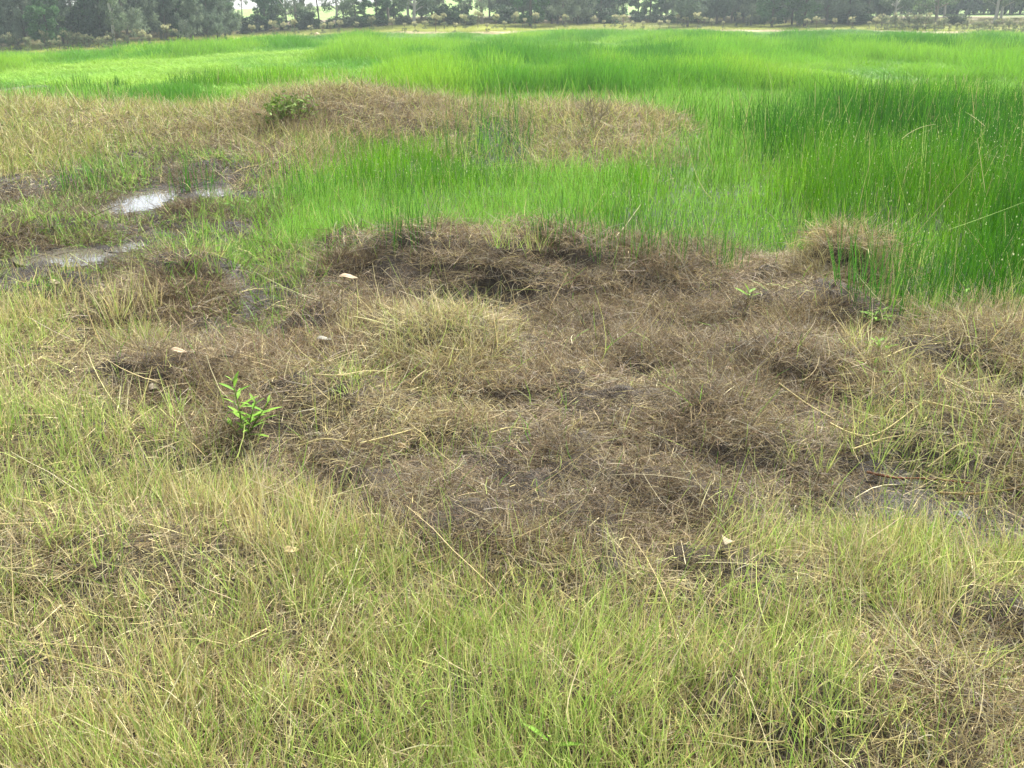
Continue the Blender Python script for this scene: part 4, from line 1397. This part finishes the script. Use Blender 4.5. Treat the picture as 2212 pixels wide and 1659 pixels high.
weed(530, 955, [(-0.03, 0.02, 0.24, 13), (0.055, 0.0, 0.16, 10), (0.10, 0.02, 0.15, 7), (-0.075, -0.02, 0.10, 4), (0.05, -0.05, 0.08, 5)],
     'bright green leafy weed with narrow leaves standing alone in the thatch')
weed(1885, 715, [(0.0, 0.0, 0.07, 6), (0.05, 0.03, 0.06, 5), (-0.05, 0.0, 0.05, 5)], 'leafy green weed in the gap right of the tan-topped tussock')
weed(1895, 765, [(0.0, 0.0, 0.06, 5), (0.03, 0.0, 0.05, 4)], 'small leafy weed in the straw below the gap')
weed(1885, 815, [(0.0, 0.0, 0.05, 4)], 'single leafy sprig lowest in the gap beside the straw mound')
weed(2075, 675, [(0.0, 0.0, 0.15, 7)], 'leafy shoot rising in front of the tall rushes')
weed(1185, 1640, [(0.0, 0.0, 0.07, 3)], 'tiny two-leaved green seedling at the bottom edge', 0.9)
weed(1615, 655, [(0.0, 0.0, 0.06, 5)], 'small green sprig on the top of the tan tussock')


# green shrub and bare twiggy bush on the far bank
def bank_shrub(px, py, h, w, leaves, col, label, cat, name):
    x, y, z = place(px, py)
    e = empty(name, (x, y, z))
    tag(e, label, cat)
    st = []; tips = []
    lr = np.random.default_rng(int(px))
    for i in range(13):
        a = lr.random() * 6.28; q = w * (0.3 + 0.7 * lr.random())
        p = np.array([[0, 0, -0.03], [math.cos(a) * q * 0.35, math.sin(a) * q * 0.35, h * 0.45], [math.cos(a) * q, math.sin(a) * q, h * (0.7 + 0.35 * lr.random())]])
        st.append((p, np.array([0.009, 0.007, 0.003]) * (0.6 if leaves else 0.4)))
        for k in range(3):
            u = 0.4 + 0.5 * lr.random()
            b = np.array([np.interp(u, [0, .5, 1], p[:, c]) for c in range(3)])
            t = b + np.array([lr.normal(0, 0.1), lr.normal(0, 0.1), 0.08 + 0.12 * lr.random()])
            st.append((np.array([b, (b + t) / 2, t]), np.array([0.005, 0.004, 0.002]) * (1 if leaves else 0.7)))
            tips.append(t)
        tips.append(p[2])
    v, q, c = tubes(st, S(120, 100, 76) if leaves else S(150, 140, 112), 5)
    mk('stems', v, q, None, c, M_BARK, e)
    if leaves:
        cs = np.array(tips); rs = np.full((len(cs), 3), 0.11)
        v, q, c = leafy(cs, rs, leaves, 0.034, 0.4, col * (0.7 + 0.6 * rng.random((len(cs), 1))), 0.0)
        mk('foliage', v, q, None, c, M_LEAF, e)
    return e


bank_shrub(628, 272, 0.17, 0.42, 420, S(118, 142, 66), 'loose green shrub on the crest of the far bank', 'shrub', 'bank_shrub')
bank_shrub(1285, 285, 0.40, 0.32, 0, None, 'bare twiggy bush on the far bank against the green marsh', 'bush', 'bare_bush')


# dry leaves, bark scraps, sticks
def dry_leaf(px, py, ln, wd, rz, col, label, name='dry_leaf', cat='leaf', dz=0.02, tilt=0.1):
    x, y, z = place(px, py)
    t = np.linspace(0, 1, 9)
    w = wd * np.sin(np.pi * np.clip(t, 0.03, 0.97)) ** 0.7
    lr = np.random.default_rng(int(px + py))
    V, C = [], []
    for i, u in enumerate(t):
        for k in (-1, -0.5, 0, 0.5, 1):
            V.append([ln * (u - 0.5), k * w[i] + 0.12 * wd * math.sin(u * 9), 0.12 * ln * math.sin(u * 5.5) * 0.6 + abs(k) ** 2 * w[i] * 0.6 + lr.normal(0, wd * 0.03)])
            C.append(col * (0.85 if k == 0 else 1.0) * lr.uniform(0.85, 1.1))
    Q = [(i * 5 + k, i * 5 + k + 1, i * 5 + k + 6, i * 5 + k + 5) for i in range(8) for k in range(4)]
    o = mk(name, V, Q, None, np.array(C), M_DEAD)
    md = o.modifiers.new('thick', 'SOLIDIFY'); md.thickness = 0.0012
    o.location = (x, y, z + dz); o.rotation_euler = (tilt, 0, rz)
    return tag(o, label, cat)


dry_leaf(752, 618, 0.115, 0.020, 0.1, S(238, 214, 178), 'pale cream curled dry leaf beside the big brown mound', dz=0.05, tilt=0.3)
dry_leaf(388, 790, 0.075, 0.014, -0.1, S(236, 210, 172), 'pale dry leaf lying on the brown tussock behind the weed', dz=0.06, tilt=0.3)
dry_leaf(335, 860, 0.06, 0.018, 1.2, S(176, 164, 140), 'grey withered leaf standing below the brown tussock', dz=0.04, tilt=0.6)
dry_leaf(632, 1235, 0.05, 0.014, 0.4, S(206, 186, 134), 'tan crumpled leaf among the straw at the lower left', dz=0.06, tilt=0.3)
dry_leaf(1563, 1190, 0.055, 0.02, 1.4, S(186, 172, 142), 'buff withered leaf at the near edge of the thatch', dz=0.03, tilt=0.5)
dry_leaf(1572, 812, 0.05, 0.013, 0.3, S(196, 170, 140), 'small pinkish-buff leaf on the thatch right of centre', dz=0.03, tilt=0.3)
dry_leaf(1545, 668, 0.055, 0.012, -0.9, S(214, 196, 160), 'narrow pale leaf leaning on the thatch below the rushes', dz=0.04, tilt=0.4)
dry_leaf(545, 1032, 0.035, 0.014, 0.6, S(58, 54, 48), 'dark curled scrap of leaf below the leafy weed', dz=0.03, tilt=0.4)
dry_leaf(2075, 1130, 0.055, 0.016, -0.5, S(172, 172, 166), 'whitish scrap of bark lying on the dark mud', 'bark_scrap', 'bark', 0.02, 0.2)
dry_leaf(700, 752, 0.075, 0.016, 0.3, S(190, 186, 170), 'greyish strip of bark on the mud below the low tussock', 'bark_scrap', 'bark', 0.03, 0.2)
dry_leaf(120, 628, 0.06, 0.02, 0.2, S(206, 192, 160), 'buff leaf on the mud in front of the left pool', dz=0.04, tilt=0.3)
dry_leaf(870, 985, 0.05, 0.015, 0.1, S(186, 160, 110), 'tan leaf on the thatch below the straw tuft', dz=0.03, tilt=0.3)


def stick(pix, rad, col, label, name='stick', cat='stick', lift=0.02):
    pts = []
    for px, py in pix:
        x, y, z = place(px, py)
        pts.append([x, y, z + lift])
    pts = np.array(pts)
    k = np.linspace(0, len(pts) - 1, len(pts) * 4)
    sm = np.stack([np.interp(k, np.arange(len(pts)), pts[:, c]) for c in range(3)], 1)
    for _ in range(3):
        sm[1:-1] = (sm[:-2] + 2 * sm[1:-1] + sm[2:]) / 4
    o0 = sm[0].copy()
    v, q = tube(sm - o0, np.interp(np.linspace(0, 1, len(sm)), [0, 1], [rad, rad * 0.55]), 6)
    c = np.tile(col, (len(v), 1)) * (0.8 + 0.4 * rng.random((len(v), 1)))
    o = mk(name, v, q, None, c, M_BARK)
    o.location = o0
    return tag(o, label, cat)


stick([(1050, 1172), (1120, 1180), (1180, 1192)], 0.005, S(72, 66, 58), 'dark thin stick lying at the near edge of the thatch')
stick([(905, 1165), (960, 1178), (1000, 1182)], 0.004, S(84, 76, 66), 'short dark twig left of the thin stick')
stick([(475, 783), (505, 787)], 0.007, S(56, 50, 44), 'short black stick on the mud left of the low tussock')
stick([(1870, 1035), (1930, 1045), (2010, 1048), (2100, 1060)], 0.005, S(138, 92, 66), 'reddish creeping stem lying on the mud', 'creeping_stem', 'stem')
stick([(2020, 1078), (2100, 1085), (2180, 1075), (2215, 1060)], 0.005, S(166, 140, 92), 'tan creeping stem along the near edge of the mud', 'creeping_stem', 'stem')
stick([(680, 845), (730, 850), (790, 840), (850, 835)], 0.0028, S(216, 200, 146), 'long straw stalk lying above the leafy weed', 'straw_stalk', 'stalk', 0.07)
RUN = [([(1790, 940), (1830, 965), (1880, 972), (1930, 940), (1990, 890), (2030, 885)], 'arching double straw runner over the right mud edge'),
       ([(1990, 890), (2060, 905), (2110, 920), (2120, 950)], 'straw runner trailing off the arching one'),
       ([(2020, 840), (2090, 870), (2170, 880)], 'straight straw stalk on the right straw mound'),
       ([(1840, 1000), (1900, 975), (1960, 970)], 'short straw runner in front of the straw mound'),
       ([(2000, 1035), (2070, 985), (2110, 985)], 'angled straw stalk pointing down to the mud'),
       ([(1680, 850), (1740, 900), (1800, 930)], 'straw stalk slanting down beside the dark tussock'),
       ([(780, 985), (840, 970), (900, 955), (960, 930)], 'straw stalk slanting across the thatch right of the weed'),
       ([(640, 990), (700, 975), (760, 985)], 'straw runner on the soil below the weed'),
       ([(1060, 960), (1100, 945), (1150, 955)], 'straw stalk lying above the small dark tuft'),
       ([(1900, 800), (1960, 770), (2030, 765)], 'straw stalk leaning on top of the straw mound')]
for pix, lab in RUN:
    stick(pix, 0.0032, S(214, 198, 138), lab, 'straw_runner', 'straw', 0.045)

# two small things by the far saplings
def lump(px, s, sx, sy, sz, col, label, name, cat):
    a = float(az_of(px * 0.885)); r = float(EDGE(a)) + s
    x, y = r * math.sin(a), r * math.cos(a); z = float(H(np.array([x]), np.array([y]))[0])
    lr = np.random.default_rng(int(px))
    nu, nv = 12, 7
    V = [[0, 0, sz * 1.0]]
    for j in range(1, nv):
        ph = j / (nv - 1) * 1.75
        for i in range(nu):
            th = i / nu * 6.283
            k = 1 + lr.normal(0, 0.08)
            V.append([sx * k * math.sin(ph) * math.cos(th), sy * k * math.sin(ph) * math.sin(th), sz * k * math.cos(ph)])
    T = [(0, 1 + i, 1 + (i + 1) % nu) for i in range(nu)]
    Q = [(1 + j * nu + i, 1 + (j + 1) * nu + i, 1 + (j + 1) * nu + (i + 1) % nu, 1 + j * nu + (i + 1) % nu) for j in range(nv - 2) for i in range(nu)]
    V = np.array(V)
    o = mk(name, V, Q, T, np.tile(col, (len(V), 1)) * (0.9 + 0.2 * lr.random((len(V), 1))), M_BARK)
    o.location = (x, y, z)
    return tag(o, label, cat)


lump(773, 5, 0.28, 0.2, 0.26, S(232, 206, 170), 'pale sandy boulder among the far saplings', 'boulder', 'rock')
lump(597, 4, 0.35, 0.25, 0.28, S(70, 66, 56), 'dark stump-like lump in the rough grass below the sky gap', 'stump', 'stump')

hz = 620.0
hv = np.array([[x, y, z] for z in (-5.0, 24.0) for x, y in ((-hz, -hz), (hz, -hz), (hz, hz), (-hz, hz))])
hq = [(3, 2, 1, 0), (4, 5, 6, 7), (0, 1, 5, 4), (1, 2, 6, 5), (2, 3, 7, 6), (3, 0, 4, 7)]
hm = bpy.data.materials.new('moist_air')
hm.use_nodes = True
for n_ in list(hm.node_tree.nodes):
    hm.node_tree.nodes.remove(n_)
_o = hm.node_tree.nodes.new('ShaderNodeOutputMaterial')
_v = hm.node_tree.nodes.new('ShaderNodeVolumePrincipled')
_v.inputs['Color'].default_value = (0.80, 0.92, 0.95, 1)
_v.inputs['Density'].default_value = 0.0008
_v.inputs['Anisotropy'].default_value = 0.2
hm.node_tree.links.new(_v.outputs[0], _o.inputs['Volume'])
tag(mk('haze', hv, hq, None, None, hm), 'thin pale humid haze softening the far trees', 'haze', kind='stuff')

tot = sum(len(o.data.loops) - 2 * len(o.data.polygons) for o in SC.objects if o.type == 'MESH')
uniq = sum(len(m.loops) - 2 * len(m.polygons) for m in {o.data for o in SC.objects if o.type == 'MESH'})
print('TRIANGLES in scene', tot, 'unique', uniq)
